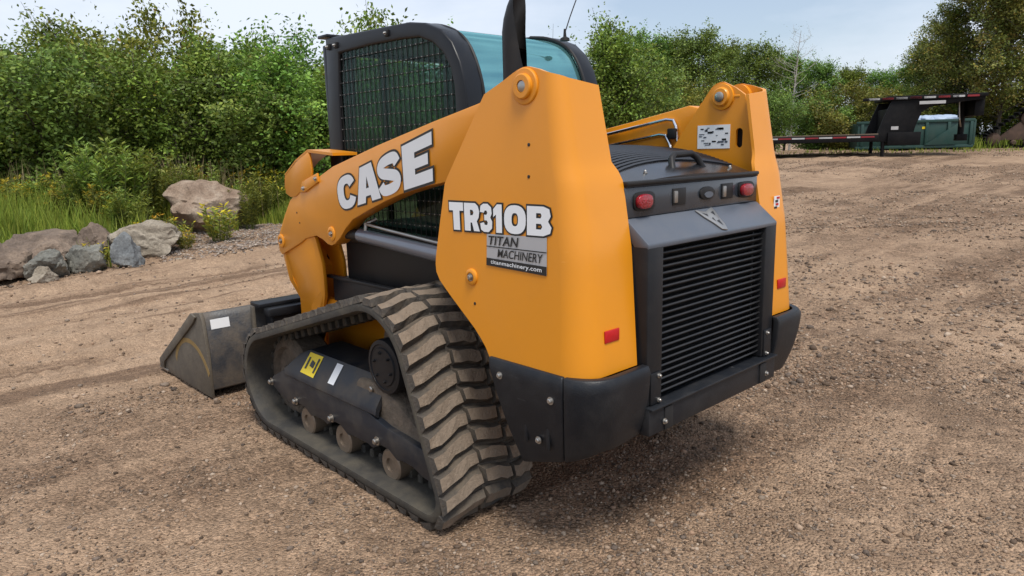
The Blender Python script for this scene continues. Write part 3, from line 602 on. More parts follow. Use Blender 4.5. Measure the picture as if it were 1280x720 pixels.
# --- cab
PROF = [(2.125, .96), (2.111, 1.333), (2.087, 1.608), (2.066, 2.022), (1.797, 2.015), (1.513, 2.008), (1.321, 2.002), (1.203, 1.983), (1.094, 1.942), (1.022, 1.882), (.974, 1.80), (.945, 1.715), (.935, 1.64), (.93, 1.5), (.93, .96)]
WIN = [(2.0, 1.04), (1.978, 1.438), (1.962, 1.724), (1.938, 1.935), (1.659, 1.940), (1.39, 1.936), (1.249, 1.927), (1.152, 1.893), (1.083, 1.843), (1.037, 1.776), (1.018, 1.709), (1.012, 1.627), (1.010, 1.04)]
cab = finish(poly(NB(), yz(PROF, -.437), (.102, 0, 0), [yz(WIN[::-1], -.437)], .010, 3), 'cab_frame', M['cabpaint'], LD)
finish(poly(NB(), yz(PROF, .437), (-.102, 0, 0), [yz(WIN[::-1], .437)], .010, 3), 'cab_frame', M['cabpaint'], LD)
def prof_strip(pts, x0, x1, off, th):
    A = []; B = []
    for i, (y, z) in enumerate(pts):
        a = Vector(pts[max(i-1, 0)]); c = Vector(pts[min(i+1, len(pts)-1)]); t = (c-a).normalized(); n_ = Vector((t.y, -t.x))   # outward
        p = Vector((y, z))-n_*off; q_ = p-n_*th
        A.append([(x, p.x, p.y) for x in np.linspace(x0, x1, 5)]); B.append([(x, q_.x, q_.y) for x in np.linspace(x0, x1, 5)])
    return grid_solid(NB(), A, B)
def smooth_prof(P, n=6):
    o = []
    for i in range(len(P)-1):
        p0, p1, p2, p3 = [np.array(P[max(0, min(len(P)-1, j))]) for j in (i-1, i, i+1, i+2)]
        for k in range(n):
            t = k/n; o.append(tuple(.5*((2*p1)+(-p0+p2)*t+(2*p0-5*p1+4*p2-p3)*t*t+(-p0+3*p1-3*p2+p3)*t**3)))
    return o+[tuple(P[-1])]
REAR = smooth_prof(PROF[6:15], 5)
finish(prof_strip(REAR, -.338, .338, .018, .008), 'rear_window', M['glass_rear'], cab)
finish(prof_strip(PROF[3:7], -.338, .338, .012, .05), 'roof', M['cabpaint'], cab)
for x in (-.336, .336): finish(tube(NB(), [(x, p[0]+.004, p[1]-.006) for p in REAR], .009, 8), 'window_seal', M['black'], cab)
for s in (-1, 1):
    pane = finish(poly(NB(), yz(WIN, s*.418), (s*.005, 0, 0), (), 0), 'side_window', M['glass_side'], cab)
    b = NB()
    wy = [p[0] for p in WIN[3:12]][::-1]; wz = [p[1] for p in WIN[3:12]][::-1]
    fy = [p[0] for p in WIN[:4]]; fz = [p[1] for p in WIN[:4]]; by = [p[0] for p in WIN[6:]][::-1]; bz = [p[1] for p in WIN[6:]][::-1]
    gy_ = np.arange(1.035, 1.985, .040); gz_ = np.arange(1.09, 1.93, .058)
    for y in gy_:
        zt = float(np.interp(y, wy, wz)); box(b, (s*.427, y, (1.03+zt)/2+.01), (.0034, .0034, zt-1.03+.02))
    for z in gz_:
        y0 = float(np.interp(z, bz, by)); y1 = float(np.interp(z, fz, fy)); box(b, (s*.4312, (y0+y1)/2, z), (.0032, y1-y0+.02, .0032))
    g = finish(b, 'window_guard', M['black'], pane); g['kind'] = 'stuff'
    b = NB()
    for z in gz_:
        for y in gy_:
            if float(np.interp(y, wy, wz)) > z+.02 and float(np.interp(z, bz, by)) < y < float(np.interp(z, fz, fy)): box(b, (s*.4342, y, z), (.002, .0050, .0045))
    g = finish(b, 'guard_glint', M['steel'], pane, smooth=0); g['kind'] = 'stuff'  # bright dots on the wire crossings imitate white reflections
for y, z in ((2.03, 1.975), (1.955, 1.975), (1.49, 1.975)):
    pbox('roof_bracket', (-.440, y, z), (.014, .026, .03), M['black'], cab, .003)
    bolt(cab, Vector((-.447, y, z)), 'x', -1, .006)
for s in (-1, 1): pbox('front_post', (s*.40, 2.085, 1.49), (.07, .04, 1.0), M['cabpaint'], cab, .008)
pbox('front_header', (0, 2.06, 1.975), (.72, .05, .07), M['cabpaint'], cab, .008)
pbox('front_window', (0, 2.09, 1.46), (.73, .006, .94), M['glass_side'], cab, 0)
pbox('visor', (-.33, 2.09, 2.034), (.22, .10, .016), M['cabpaint'], cab, .004)
pbox('cab_floor', (0, 1.5, 1.035), (.66, 1.1, .03), M['void'], cab, 0)
pbox('rear_wall', (0, .965, 1.18), (.66, .02, .36), M['void'], cab, 0)
st = pbox('seat', (0, 1.42, 1.18), (.46, .46, .16), M['seat'], cab, .05)
finish(box(NB(), (0, 1.20, 1.50), (.44, .13, .56), .05, 3, Matrix.Rotation(R_(8), 3, 'X')), 'backrest', M['seat'], st)
finish(box(NB(), (0, 1.15, 1.80), (.26, .09, .14), .035, 3), 'headrest', M['seat'], st)
for s in (-1, 1):
    pbox('armrest', (s*.27, 1.46, 1.36), (.08, .36, .07), M['seat'], st, .02)
    finish(tube(NB(), [(s*.27, 1.62, 1.36), (s*.27, 1.66, 1.50), (s*.26, 1.67, 1.56)], [.018, .018, .026], 12), 'joystick', M['seat'], st)
pbox('cab_bar', (-.10, 2.05, 1.5), (.03, .03, .9), M['void'], cab, .006)

# exhaust stack and aerial
P_ = [(-.472, .60, 1.40), (-.472, .60, 1.70), (-.472, .60, 1.84), (-.470, .598, 1.89), (-.458, .588, 1.935), (-.436, .57, 1.968), (-.40, .542, 1.985)]
rd = Vector((.731, -.682, 0))
P_ = [Vector((-.472, .60, 1.40)), Vector((-.472, .60, 1.80)), Vector((-.472, .60, 1.86))]+[Vector((-.472, .60, z))+rd*d for z, d in ((1.90, .006), (1.94, .018), (1.98, .036), (2.02, .060), (2.06, .090), (2.09, .125))]
b = tube(NB(), P_, .046, 28, False); bi = tube(NB(), P_, .0425, 28, False); merge(b, bi)
pn_ = (rd*.82+Vector((-.682, -.731, 0))*.50+Vector((0, 0, .10))).normalized()
bmesh.ops.bisect_plane(b, geom=list(b.verts)+list(b.edges)+list(b.faces), plane_co=Vector((-.472, .60, 1.95))+rd*.022, plane_no=pn_, clear_outer=True)
ex = finish(b, 'exhaust_stack', M['black'], LD, 40, False)
b = NB(); bmesh.ops.create_circle(b, cap_ends=True, radius=.042, segments=24); bmesh.ops.translate(b, vec=(-.472, .60, 1.80), verts=b.verts); finish(b, 'bore', M['void'], ex, 0)
b = NB(); bmesh.ops.create_circle(b, cap_ends=True, radius=.045, segments=24); bmesh.ops.translate(b, vec=(-.472, .60, 1.401), verts=b.verts); finish(b, 'stack_base', M['void'], ex, 0)
ae = finish(lathe(NB(), (.246, 1.0, 1.935), 'z', [(0, .024), (.012, .022), (.02, .008), (.055, .005)], 16), 'aerial_base', M['black'], LD)
finish(tube(NB(), [(.246, 1.0, 1.97), (.285, 1.0, 2.05), (.40, 1.0, 2.26)], .0028, 6), 'aerial_whip', M['black'], ae)

# --- engine hood between the towers
def hz(x, y): return 1.322+.108*math.sin(min(1, max(0, (y-.09)/.46))*math.pi/2)-.022*(x/.45)**2
ys = list(np.linspace(.095, .925, 20)); xs = list(np.linspace(-.45, .45, 13))
A = [[(x, y, hz(x, y)) for x in xs] for y in ys]; B = [[(x, y, hz(x, y)-.03) for x in xs] for y in ys]
hood = finish(grid_solid(NB(), A, B), 'hood', M['hoodblack'], LD)
b = NB()
for y in np.arange(.235, .90, .0205):
    pth = [(x, y+.10*(x/.40)**2*-.5, hz(x, y-.05*(x/.40)**2)+.004) for x in np.linspace(-.40, .40, 11)]
    tube(b, pth, .0058, 5, False)
g = finish(b, 'hood_rib', M['hoodblack'], hood); g['kind'] = 'stuff'
finish(tube(NB(), [(-.065, .165, 1.335), (-.045, .185, 1.378), (-.015, .195, 1.396), (.105, .195, 1.398), (.135, .185, 1.380), (.15, .165, 1.335)], .0135, 12), 'handle', M['black'], hood)
pbox('hood_lip', (0, .094, 1.307), (.905, .028, .016), M['black'], hood, .006)
pbox('hood_seam', (0, .0935, 1.2965), (.90, .014, .005), M['void'], hood, 0)
for x in (-.26, .33): bolt(hood, Vector((x, .15, hz(x, .15)-.002)), 'z', 1, .007)

# rear light panel
pn = pbox('light_panel', (0, .115, 1.241), (.91, .05, .108), M['panel'], LD, .006)
for s in (-1, 1):
    ol = [(s*.352+.062*math.copysign(abs(math.cos(a))**.6, math.cos(a)), .0895, 1.243+.034*math.copysign(abs(math.sin(a))**.6, math.sin(a))) for a in np.linspace(0, 2*math.pi, 25)[:-1]]
    h = finish(poly(NB(), ol, (0, -.008, 0), (), .002), 'light_housing', M['black'], pn)
    ol = [(s*.352-.016+.042*math.copysign(abs(math.cos(a))**.8, math.cos(a)), .082, 1.243+.026*math.copysign(abs(math.sin(a))**.8, math.sin(a))) for a in np.linspace(0, 2*math.pi, 25)[:-1]]
    finish(poly(NB(), ol, (0, -.020, 0), (), .006), 'tail_light', M['redlens'], h)
    x = -.145 if s < 0 else .195
    h = pbox('latch_recess', (x+.012, .0885, 1.245), (.085, .006, .062), M['black'], pn, .002)
    finish(box(NB(), (x-.018, .084, 1.245), (.022, .012, .045), .004), 'latch', M['steel'], h)
h = finish(poly(NB(), [(.055+.052*math.cos(a), .0895, 1.246+.026*math.sin(a)) for a in np.linspace(0, 2*math.pi, 25)[:-1]], (0, -.007, 0), (), .002), 'key_recess', M['black'], pn)
finish(poly(NB(), [(.06+.03*math.cos(a), .083, 1.240+.012*math.sin(a)) for a in np.linspace(0, 2*math.pi, 17)[:-1]], (0, -.004, 0), (), 0), 'key_plate', M['grey'], h)
# sloped panel with the silver badge
sp_ = [(.086, 1.186), (-.008, 1.106), (-.008, 1.088), (.05, 1.088), (.11, 1.16), (.11, 1.186)]
sl = finish(poly(NB(), yz(sp_, -.452), (.904, 0, 0), (), .005), 'sloped_panel', M['grey'], LD)
def slp(off): return lambda x, v: Vector((x, -.008+.094*v-.648*off, 1.106+.080*v+.762*off))
bd = [(-.060, .96), (-.034, .90), (-.004, .84), (.030, .92), (.060, 1.0), (.058, .76), (.048, .50), (.046, .26), (.030, .0), (.0, .06), (-.016, .34), (-.040, .62)]
P = slp(.002); bgd = finish(poly(NB(), [P(x+.02, v) for x, v in bd], (0, -.003, .0035), (), .001), 'badge', M['bolt'], sl)
for tri in ([(-.036, .80), (-.010, .72), (-.016, .62)], [(.022, .78), (.046, .82), (.034, .62)], [(.010, .40), (.032, .44), (.026, .18)], [(-.006, .52), (.008, .58), (.004, .38)], [(.040, .52), (.046, .60), (.034, .46)]):
    Q = slp(.0072); b = NB(); b.faces.new([b.verts.new(Q(x+.02, v)) for x, v in tri]); flat(b, 'badge_mark', M['ink'], bgd)
# grille
gr = empty('x', (0, 0, 0), None, None); bpy.data.objects.remove(gr)
gr = pbox('grille', (0, .075, .812), (.74, .03, .56), M['void'], LD, 0)
rotm = Matrix.Rotation(R_(-38), 3, 'X')
sm = None
for i in range(23):
    z = .548+i*.0242
    if sm is None:
        o = finish(box(NB(), (0, 0, 0), (.728, .036, .007), .0018, 2, rotm), 'slat', M['slat'], gr); sm = o.data
    else:
        o = bpy.data.objects.new('slat', sm); COL.objects.link(o); o.parent = gr
    o.location = (0, .022, z)
pbox('grille_stay', (.325, .034, .812), (.010, .012, .55), M['slat'], gr, .002)
for s in (-1, 1):
    c = pbox('grille_column', (s*.407, .045, .815), (.090, .105, .570), M['dark'], LD, .006)
    pbox('column_cover', (s*.405, -.010, .590), (.062, .008, .115), M['dark'], c, .003)
    for z in (.635, .545): bolt(c, Vector((s*.392, -.014, z)), 'y', -1, .007)
# bumper
bp_ = pbox('bumper_bar', (0, .03, .474), (.92, .11, .102), M['plastic'], LD, .008)
pbox('bumper_shelf', (0, .018, .524), (.916, .11, .010), M['plastic'], bp_, .004)
for s in (-1, 1):
    pbox('notch_shade', (s*.345, -.026, .47), (.05, .008, .085), M['void'], bp_, .002)  # raised black block stands in for the shade of a recess
    bolt(bp_, Vector((s*.372, -.0275, .462)), 'y', -1, .009)
def wing(s, part):
    r = .13; A = []; B = []; nr = 12; th = .03
    for i in range(nr+1):
        v = i/nr
        ra = []; rb = []
        cols = []
        if part == 'side': cols = [('p', k/8) for k in range(9)]
        else: cols = [('a', k/10) for k in range(10)]+[('r', k/4) for k in range(5)]
        for kind, t in cols:
            zb = .30+.06*t if kind == 'p' else (.36+.055*min(1, t*1.4) if kind == 'a' else .415+.01*t)
            z = zb+(.690-zb)*v
            inw = .055*(1-v)**2+(.010 if v > .93 else 0)        # tucks in towards the bottom
            X = .772-inw; yr = -.034+inw*.9; yf = .475-.125*(1-v)
            if kind == 'p': y = yf+(yr+r+.004-yf)*t; o = (X, y); n_ = (1, 0)
            elif kind == 'a': a = t*math.pi/2; o = (X-r+r*math.cos(a), yr+r-r*math.sin(a)); n_ = (math.cos(a), -math.sin(a))
            else: o = (X-r+(.463-X+r)*t, yr); n_ = (0, -1)
            ra.append((s*o[0], o[1], z)); rb.append((s*(o[0]-n_[0]*th), o[1]-n_[1]*th, z))
        A.append(ra); B.append(rb)
    b = grid_solid(NB(), A, B); bmesh.ops.recalc_face_normals(b, faces=b.faces); bevel(b, .006, 3, 55)
    return finish(b, 'bumper_wing_side' if part == 'side' else 'bumper_wing_corner', M['plastic'], bp_, 45)
for s in (-1, 1):
    ws = wing(s, 'side'); wing(s, 'corner')
    for y, z, i in ((.405, .635, .002), (.155, .60, .004), (.235, .43, .026)):
        bolt(ws, Vector((s*(.772-i*.9), y, z)), 'x', s, .011)
    for y in (.19, .30): pbox('wing_rib', (s*.7475, y, .46), (.010, .016, .11), M['plastic'], ws, .004)

# --- rubber tracks
CIR = [(2.10, .26, .29), (1.07, .54, .32), (.71, .11, .14)]
def hull(off, n=1440):
    th = np.linspace(0, 2*math.pi, n, endpoint=False); P = []
    for a in th:
        d = (math.cos(a), math.sin(a)); c = max(CIR, key=lambda c: c[0]*d[0]+c[1]*d[1]+c[2]+off); P.append((c[0]+(c[2]+off)*d[0], c[1]+(c[2]+off)*d[1]))
    P = np.array(P); Q = np.vstack([P, P[:1]]); seg = np.hypot(*np.diff(Q, axis=0).T); s_ = np.concatenate([[0], np.cumsum(seg)])
    return Q, s_
def resample(off, n, ph=0):
    Q, s_ = hull(off); L = s_[-1]; t = (np.arange(n)+ph)/n*L
    y = np.interp(t, s_, Q[:, 0]); z = np.interp(t, s_, Q[:, 1]); e = .012
    dy = np.interp((t+e) % L, s_, Q[:, 0])-np.interp((t-e) % L, s_, Q[:, 0]); dz = np.interp((t+e) % L, s_, Q[:, 1])-np.interp((t-e) % L, s_, Q[:, 1])
    l = np.hypot(dy, dz); return y, z, dy/l, dz/l, L
NL = 54
lug_mesh = None
def lug(seed):
    b = NB(); rg = random.Random(seed)
    def wv(x): return .019*math.sin((x+.2375)/.475*math.pi*2.3+.4)+.03*(x/.475)
    for x0, x1, dy in ((-.2375, -.132, .010), (-.127, .022, -.002), (.027, .2375, .004)):
        n = 4; bot = []; top = []
        for k in range(n+1):
            x = x0+(x1-x0)*k/n; c = wv(x)+dy; e = .0 if 0 < k < n else .006; xs_ = x+(e if k == 0 else -e if k == n else 0)
            bot.append(((x, c-.037, -.004), (x, c+.037, -.004))); top.append(((xs_, c-.024+e*.5, .028), (xs_, c+.024-e*.5, .028)))
        vb = [[b.verts.new(p) for p in r] for r in bot]; vt = [[b.verts.new(p) for p in r] for r in top]
        for k in range(n):
            f = b.faces.new((vt[k][0], vt[k+1][0], vt[k+1][1], vt[k][1])); f.material_index = 1
            b.faces.new((vb[k][0], vb[k+1][0], vt[k+1][0], vt[k][0])); b.faces.new((vt[k][1], vt[k+1][1], vb[k+1][1], vb[k][1]))
        b.faces.new((vb[0][0], vt[0][0], vt[0][1], vb[0][1])); b.faces.new((vb[n][1], vt[n][1], vt[n][0], vb[n][0]))
        for r_ in vt:
            for v in r_: v.co += Vector((rg.uniform(-.004, .004), rg.uniform(-.006, .006), rg.uniform(-.005, .002)))
    bmesh.ops.recalc_face_normals(b, faces=b.faces)
    me = bpy.data.meshes.new('tread_lug'); b.to_mesh(me); b.free(); me.materials.append(M['rubber']); me.materials.append(M['lugtop']); return me
def track(s):
    global lug_mesh
    n = 180; y1, z1, ty, tz, L = resample(-.030, n); X0, X1 = .445, .920
    nyv, nzv = tz, -ty     # outward
    sec = [(X1-.006, 0), (X1, -.008), (X1-.004, -.034), (X1-.03, -.040), (X0+.03, -.040), (X0+.004, -.034), (X0, -.008), (X0+.006, 0)]
    b = NB(); rings = [[b.verts.new((s*x, y1[i]+nyv[i]*d, z1[i]+nzv[i]*d)) for x, d in sec] for i in range(n)]
    for i in range(n):
        j = (i+1) % n
        for k in range(len(sec)):
            m_ = (k+1) % len(sec); f = b.faces.new((rings[i][k], rings[j][k], rings[j][m_], rings[i][m_])); f.material_index = 0 if k == len(sec)-1 else 1
    bel = finish(b, 'rubber_track', [M['rubber'], M['rubberin']], LD, 50)
    if lug_mesh is None: lug_mesh = [lug(k) for k in range(7)]
    y2, z2, ty2, tz2, L = resample(-.030, NL, .3)
    for i in range(NL):
        o = bpy.data.objects.new('tread_lug', lug_mesh[i*5 % 7]); COL.objects.link(o); o.parent = bel
        zv = Vector((0, tz2[i], -ty2[i])); yv = Vector((0, ty2[i], tz2[i])); xv = yv.cross(zv)
        o.matrix_basis = Matrix(((xv.x, yv.x, zv.x, s*(X0+X1)/2), (xv.y, yv.y, zv.y, y2[i]), (xv.z, yv.z, zv.z, z2[i]), (0, 0, 0, 1)))
    # drive teeth on the inside
    y3, z3, ty3, tz3, L = resample(-.075, NL, .1); b = NB()
    for i in range(NL):
        zv = Vector((0, tz3[i], -ty3[i])); yv = Vector((0, ty3[i], tz3[i])); xv = yv.cross(zv)
        for dx in (-.075, .075):
            box(b, Vector((s*(X0+X1)/2+dx, y3[i], z3[i]))-zv*.012, (.05, .032, .042), .006, 1, Matrix((xv, yv, zv)).transposed())
    g = finish(b, 'drive_tooth', M['rubberin'], bel); g['kind'] = 'stuff'
    # undercarriage frame with rollers, idlers, sprocket
    fo = [(2.16, .235), (2.12, .275), (1.99, .335), (1.72, .345), (1.40, .335), (1.16, .315), (1.03, .285), (.90, .275), (.76, .262), (.69, .235), (.665, .17), (.69, .135), (.78, .14), (.86, .165)]
    for cy in (1.06, 1.46, 1.81):
        fo += [(cy-.13, .165), (cy-.095, .155), (cy-.066, .170), (cy-.03, .188), (cy+.03, .188), (cy+.066, .170), (cy+.095, .155), (cy+.13, .165)]
    fo += [(2.02, .185), (2.08, .20)]
    fr = finish(poly(NB(), yz(fo, s*.865), (-s*.16, 0, 0), (), .008), 'track_frame', M['frame'], LD)
    # sloping cover on top of the frame
    A = [[(s*.872, y, .325), (s*.868, y, .352), (s*.795, y, .468), (s*.62, y, .478)] for y in (1.96, 1.80, 1.45, 1.10)]
    A[0][2] = (s*.80, 1.90, .43); A[0][3] = (s*.62, 1.90, .44)
    B = [[(p[0]-s*.016, p[1], p[2]-.018) for p in r] for r in A]
    cv = finish(grid_solid(NB(), A, B), 'frame_cover', M['frame'], fr, 30)
    def cvp(off): return lambda y, v: Vector((s*(.868-.073*v+off*.846), y, .352+.116*v+off*.53))
    if s < 0:
        f = cvp(.002)
        b = NB(); b.faces.new([b.verts.new(f(*p)) for p in ((1.80, .12), (1.665, .10), (1.655, .92), (1.785, .92))]); flat(b, 'warning_sticker', M['yellow'], cv)
        f = cvp(.004)
        for p in (((1.775, .3), (1.76, .3), (1.755, .75), (1.77, .75)), ((1.74, .45), (1.70, .4), (1.70, .62), (1.735, .68)), ((1.69, .25), (1.675, .25), (1.67, .8), (1.685, .8))):
            b = NB(); b.faces.new([b.verts.new(f(*q)) for q in p]); flat(b, 'sticker_print', M['ink'], cv)
        f = cvp(.002); b = NB(); b.faces.new([b.verts.new(f(*p)) for p in ((1.53, .15), (1.475, .15), (1.465, .9), (1.52, .9))]); flat(b, 'sticker', M['white'], cv)
    for y, z in ((2.13, .243), (1.86, .200), (1.50, .205), (1.11, .205), (.70, .20), (1.17, .42)):
        bolt(fr, Vector((s*(.866 if z < .4 else .83), y, z)), 'x', s, .016, 'steel', 'roller_bolt', .02)
    for cy in (1.06, 1.46, 1.81):
        rr = finish(lathe(NB(), (s*.60, cy, .098), 'x', [(0, .066), (s*.05, .070), (s*.06, .045), (s*.14, .045), (s*.15, .070), (s*.232, .072), (s*.238, .064), (s*.2385, .032), (s*.228, .030)], 28), 'track_roller', M['wornroll'], fr)
    for (cy, cz, r, nm) in ((2.10, .26, .215, 'front_idler'), (.71, .11, .066, 'rear_idler')):
        finish(lathe(NB(), (s*.60, cy, cz), 'x', [(0, r*.9), (s*.02, r), (s*.16, r), (s*.18, r*.9), (s*.185, r*.75), (s*.16, r*.68), (s*.16, r*.3), (s*.2, r*.26), (s*.205, r*.1)], 36), nm, M['mud'], fr)
    spk = finish(lathe(NB(), (s*.55, 1.07, .54), 'x', [(0, .20), (s*.03, .235), (s*.13, .235), (s*.15, .2), (s*.15, .13), (s*.20, .125)], 36), 'drive_sprocket', M['mud'], LD)
    finish(lathe(NB(), (s*.74, 1.055, .545), 'x', [(0, .118), (s*.09, .120), (s*.105, .116), (s*.108, .100), (s*.104, .098), (s*.104, .085), (s*.110, .082), (s*.112, .02)], 40), 'motor_cover', M['dark'], spk)
    for k in range(6):
        a = k*math.pi/3+.3; bolt(spk, Vector((s*.850, 1.055+.062*math.cos(a), .545+.062*math.sin(a))), 'x', s, .006, 'dark', 'cover_bolt')
    # motor housing behind, caked with mud
    finish(poly(NB(), yz([(1.30, .44), (1.16, .455), (1.02, .415), (.90, .35), (.80, .285), (.72, .255), (.75, .22), (1.4, .30)], s*.835), (-s*.36, 0, 0), (), .02), 'mud_shelf', M['mud'], fr)
    return bel
for s in (-1, 1): track(s)

# --- bucket in front, lying on the ground
SIDE = [(2.905, -.025), (2.900, .25), (2.93, .46), (2.96, .500), (3.075, .482), (3.80, .045), (3.79, -.025), (3.02, -.028)]
bk = finish(poly(NB(), [(-.90, p[0], p[1]) for p in [(2.905, .02), (2.897, .25), (2.93, .46), (2.96, .497), (3.03, .485), (3.02, .46), (2.96, .44), (2.925, .25), (2.96, .05), (3.10, .0), (3.80, .0), (3.80, -.022), (3.02, -.026)]], (1.80, 0, 0), (), .004), 'bucket', M['bucket'], LD)
for s in (-1, 1):
    sp2 = finish(poly(NB(), yz(SIDE, s*.90), (s*.022, 0, 0), (), .003), 'bucket_side', M['bucketw'], bk)
    finish(poly(NB(), yz([(3.0, .470), (3.075, .485), (3.805, .05), (3.80, -.01), (3.735, -.005), (3.71, .045), (3.06, .42)], s*.922), (s*.014, 0, 0), (), .003), 'side_cutter', M['bucketw'], sp2)
    # arc of ochre dust scuffed on the side
    arc = [(3.19+.30*math.cos(a), .0+.27*math.sin(a)) for a in np.linspace(.35, 2.75, 18)]
    A = [[(s*.9228, y, z), (s*.9228, y+(.025)*(y-3.2)/.3, z+.030)] for y, z in arc]; B = [[(s*.9215, y, z), (s*.9215, y+(.025)*(y-3.2)/.3, z+.030)] for y, z in arc]
    finish(grid_solid(NB(), A, B), 'dust_scuff', M['ochre'], sp2)
pbox('bucket_sticker', (-.815, 2.9235, .425), (.115, .003, .06), M['white'], bk, 0, Matrix.Rotation(R_(-8), 3, 'X'))
pbox('cutting_edge', (0, 3.76, -.018), (1.86, .16, .018), M['steel'], bk, .004)
cp = pbox('coupler', (0, 2.82, .27), (1.10, .10, .42), M['dark'], LD, .01)
pbox('coupler_plate', (0, 2.87, .512), (1.22, .14, .022), M['dark'], cp, .004); pbox('coupler_tube', (0, 2.78, .47), (1.16, .09, .055), M['dark'], cp, .012)
for x in (-.62, .62): pbox('coupler_edge', (x, 2.885, .27), (.02, .03, .46), M['bucketw'], cp, .003)
for s in (-1, 1):
    finish(tube(NB(), [(s*.36, 2.3, .85), (s*.33, 2.72, .45)], .03, 14), 'tilt_cylinder', M['black'], LD)
    pbox('coupler_ear', (s*.40, 2.70, .25), (.14, .16, .22), M['dark'], cp, .01)

# ------------------------------------------------------------------ loose stones of the lot
rs = np.random.RandomState(11)
def ico(sub):
    b = bmesh.new(); bmesh.ops.create_icosphere(b, subdivisions=sub, radius=1); b.verts.ensure_lookup_table()
    V = np.array([v.co for v in b.verts]); Fc = np.array([[v.index for v in f.verts] for f in b.faces]); b.free(); return V, Fc
def scatter_stones(n, ssamp, umax, size, dens_fn, cols):
    V0, F0 = ico(1); pts = []
    while len(pts) < n:
        k = n*2; s = ssamp(k); u = (rs.rand(k)-.5)*2*umax(s); x, y = xy(s, u)
        keep = rs.rand(k) < dens_fn(x, y, s, u); pts += list(zip(x[keep], y[keep], s[keep]))
    pts = np.array(pts[:n]); x, y, s = pts.T; z = height(x, y); sz = size(len(x), s)
    sc3 = np.stack([sz*rs.uniform(.75, 1.35, n), sz*rs.uniform(.65, 1.1, n), sz*rs.uniform(.45, .85, n)], 1)
    a = rs.rand(n)*6.283; ca, sa = np.cos(a), np.sin(a)
    jit = rs.uniform(.78, 1.2, (n, len(V0), 1)); L = V0[None]*jit*sc3[:, None]
    P = np.stack([L[..., 0]*ca[:, None]-L[..., 1]*sa[:, None], L[..., 0]*sa[:, None]+L[..., 1]*ca[:, None], L[..., 2]], -1)+np.stack([x, y, z+sz*.22], 1)[:, None]
    Fc = (F0[None]+(np.arange(n)*len(V0))[:, None, None]).reshape(-1, 3)
    c = np.array(cols)[rs.randint(len(cols), size=n)]*rs.uniform(.6, 1.35, (n, 1)); c = np.repeat(c, len(V0), 0)
    return P.reshape(-1, 3), Fc, c
STC = [(.25, .175, .12), (.29, .21, .15), (.20, .155, .12), (.17, .12, .085), (.32, .25, .19), (.26, .17, .115), (.13, .10, .08), (.10, .07, .05), (.22, .15, .10)]
mst = attr_mat('loose_stone', .9, spec=.2, bump=.4, bscale=120)
def dens(x, y, s, u):
    d = np.clip(.35+1.9*fbm(x*.6+3, y*.6, 3)+.9*fbm(x*2.2, y*2.2, 2), .03, 1)
    under = (np.abs(x) < .95) & (y > .6) & (y < 2.5)
    sandy = (y-.1*x > 3.6) & (y-.1*x < 8) & (x < 4)
    return d*np.where(under, .1, 1)*np.where(sandy, .16, 1)
V1, F1, C1 = scatter_stones(52000, lambda k: .9+3.8*rs.rand(k)**.8, lambda s: .45+s*.80, lambda n, s: .0026+.0042*rs.rand(n)**2+.010*rs.rand(n)**16, dens, STC)
V2, F2, C2 = scatter_stones(18000, lambda k: 4+7*rs.rand(k), lambda s: .4+s*.80, lambda n, s: .006+.010*rs.rand(n)**2+.02*rs.rand(n)**16, dens, STC)
def gdens(x, y, s, u): return np.clip(1.2-np.abs((x-2.2)*.8-(y-9.4)*-.1)/2.0, 0, 1)*(y > 8.2)
V4, F4, C4 = scatter_stones(16000, lambda k: 10+16*rs.rand(k), lambda s: .80*s, lambda n, s: .009+.012*rs.rand(n)**2, lambda x, y, s, u: ((u/s > -.1) & (fbm(x*.5, y*.5, 3) > -.06)).astype(float), STC+[(.36, .29, .22)])
V3, F3, C3 = scatter_stones(9000, lambda k: 9+4.5*rs.rand(k), lambda s: .75*s, lambda n, s: .008+.018*rs.rand(n)**3, lambda x, y, s, u: ((u/s > -.50) & (u/s < -.27) & (s > 9.6+.55*(u/s+.5)*10-.6)).astype(float), [(.24, .20, .17), (.29, .24, .20), (.19, .155, .13), (.33, .28, .23), (.23, .165, .125)])
def join3(L):
    Vs, Fs, Cs, o = [], [], [], 0
    for V, Fc, c in L: Vs.append(V); Fs.append(Fc+o); Cs.append(c); o += len(V)
    return np.vstack(Vs), np.vstack(Fs), np.vstack(Cs)
Vj, Fj, Cj = join3([(V1, F1, C1), (V2, F2, C2), (V3, F3, C3), (V4, F4, C4)])
o = bpy.data.objects.new('gravel', np_mesh('gravel', Vj, Fj, Cj, mst)); COL.objects.link(o)
meta(o, 'loose brown and grey gravel strewn over the lot', 'gravel', kind='stuff')

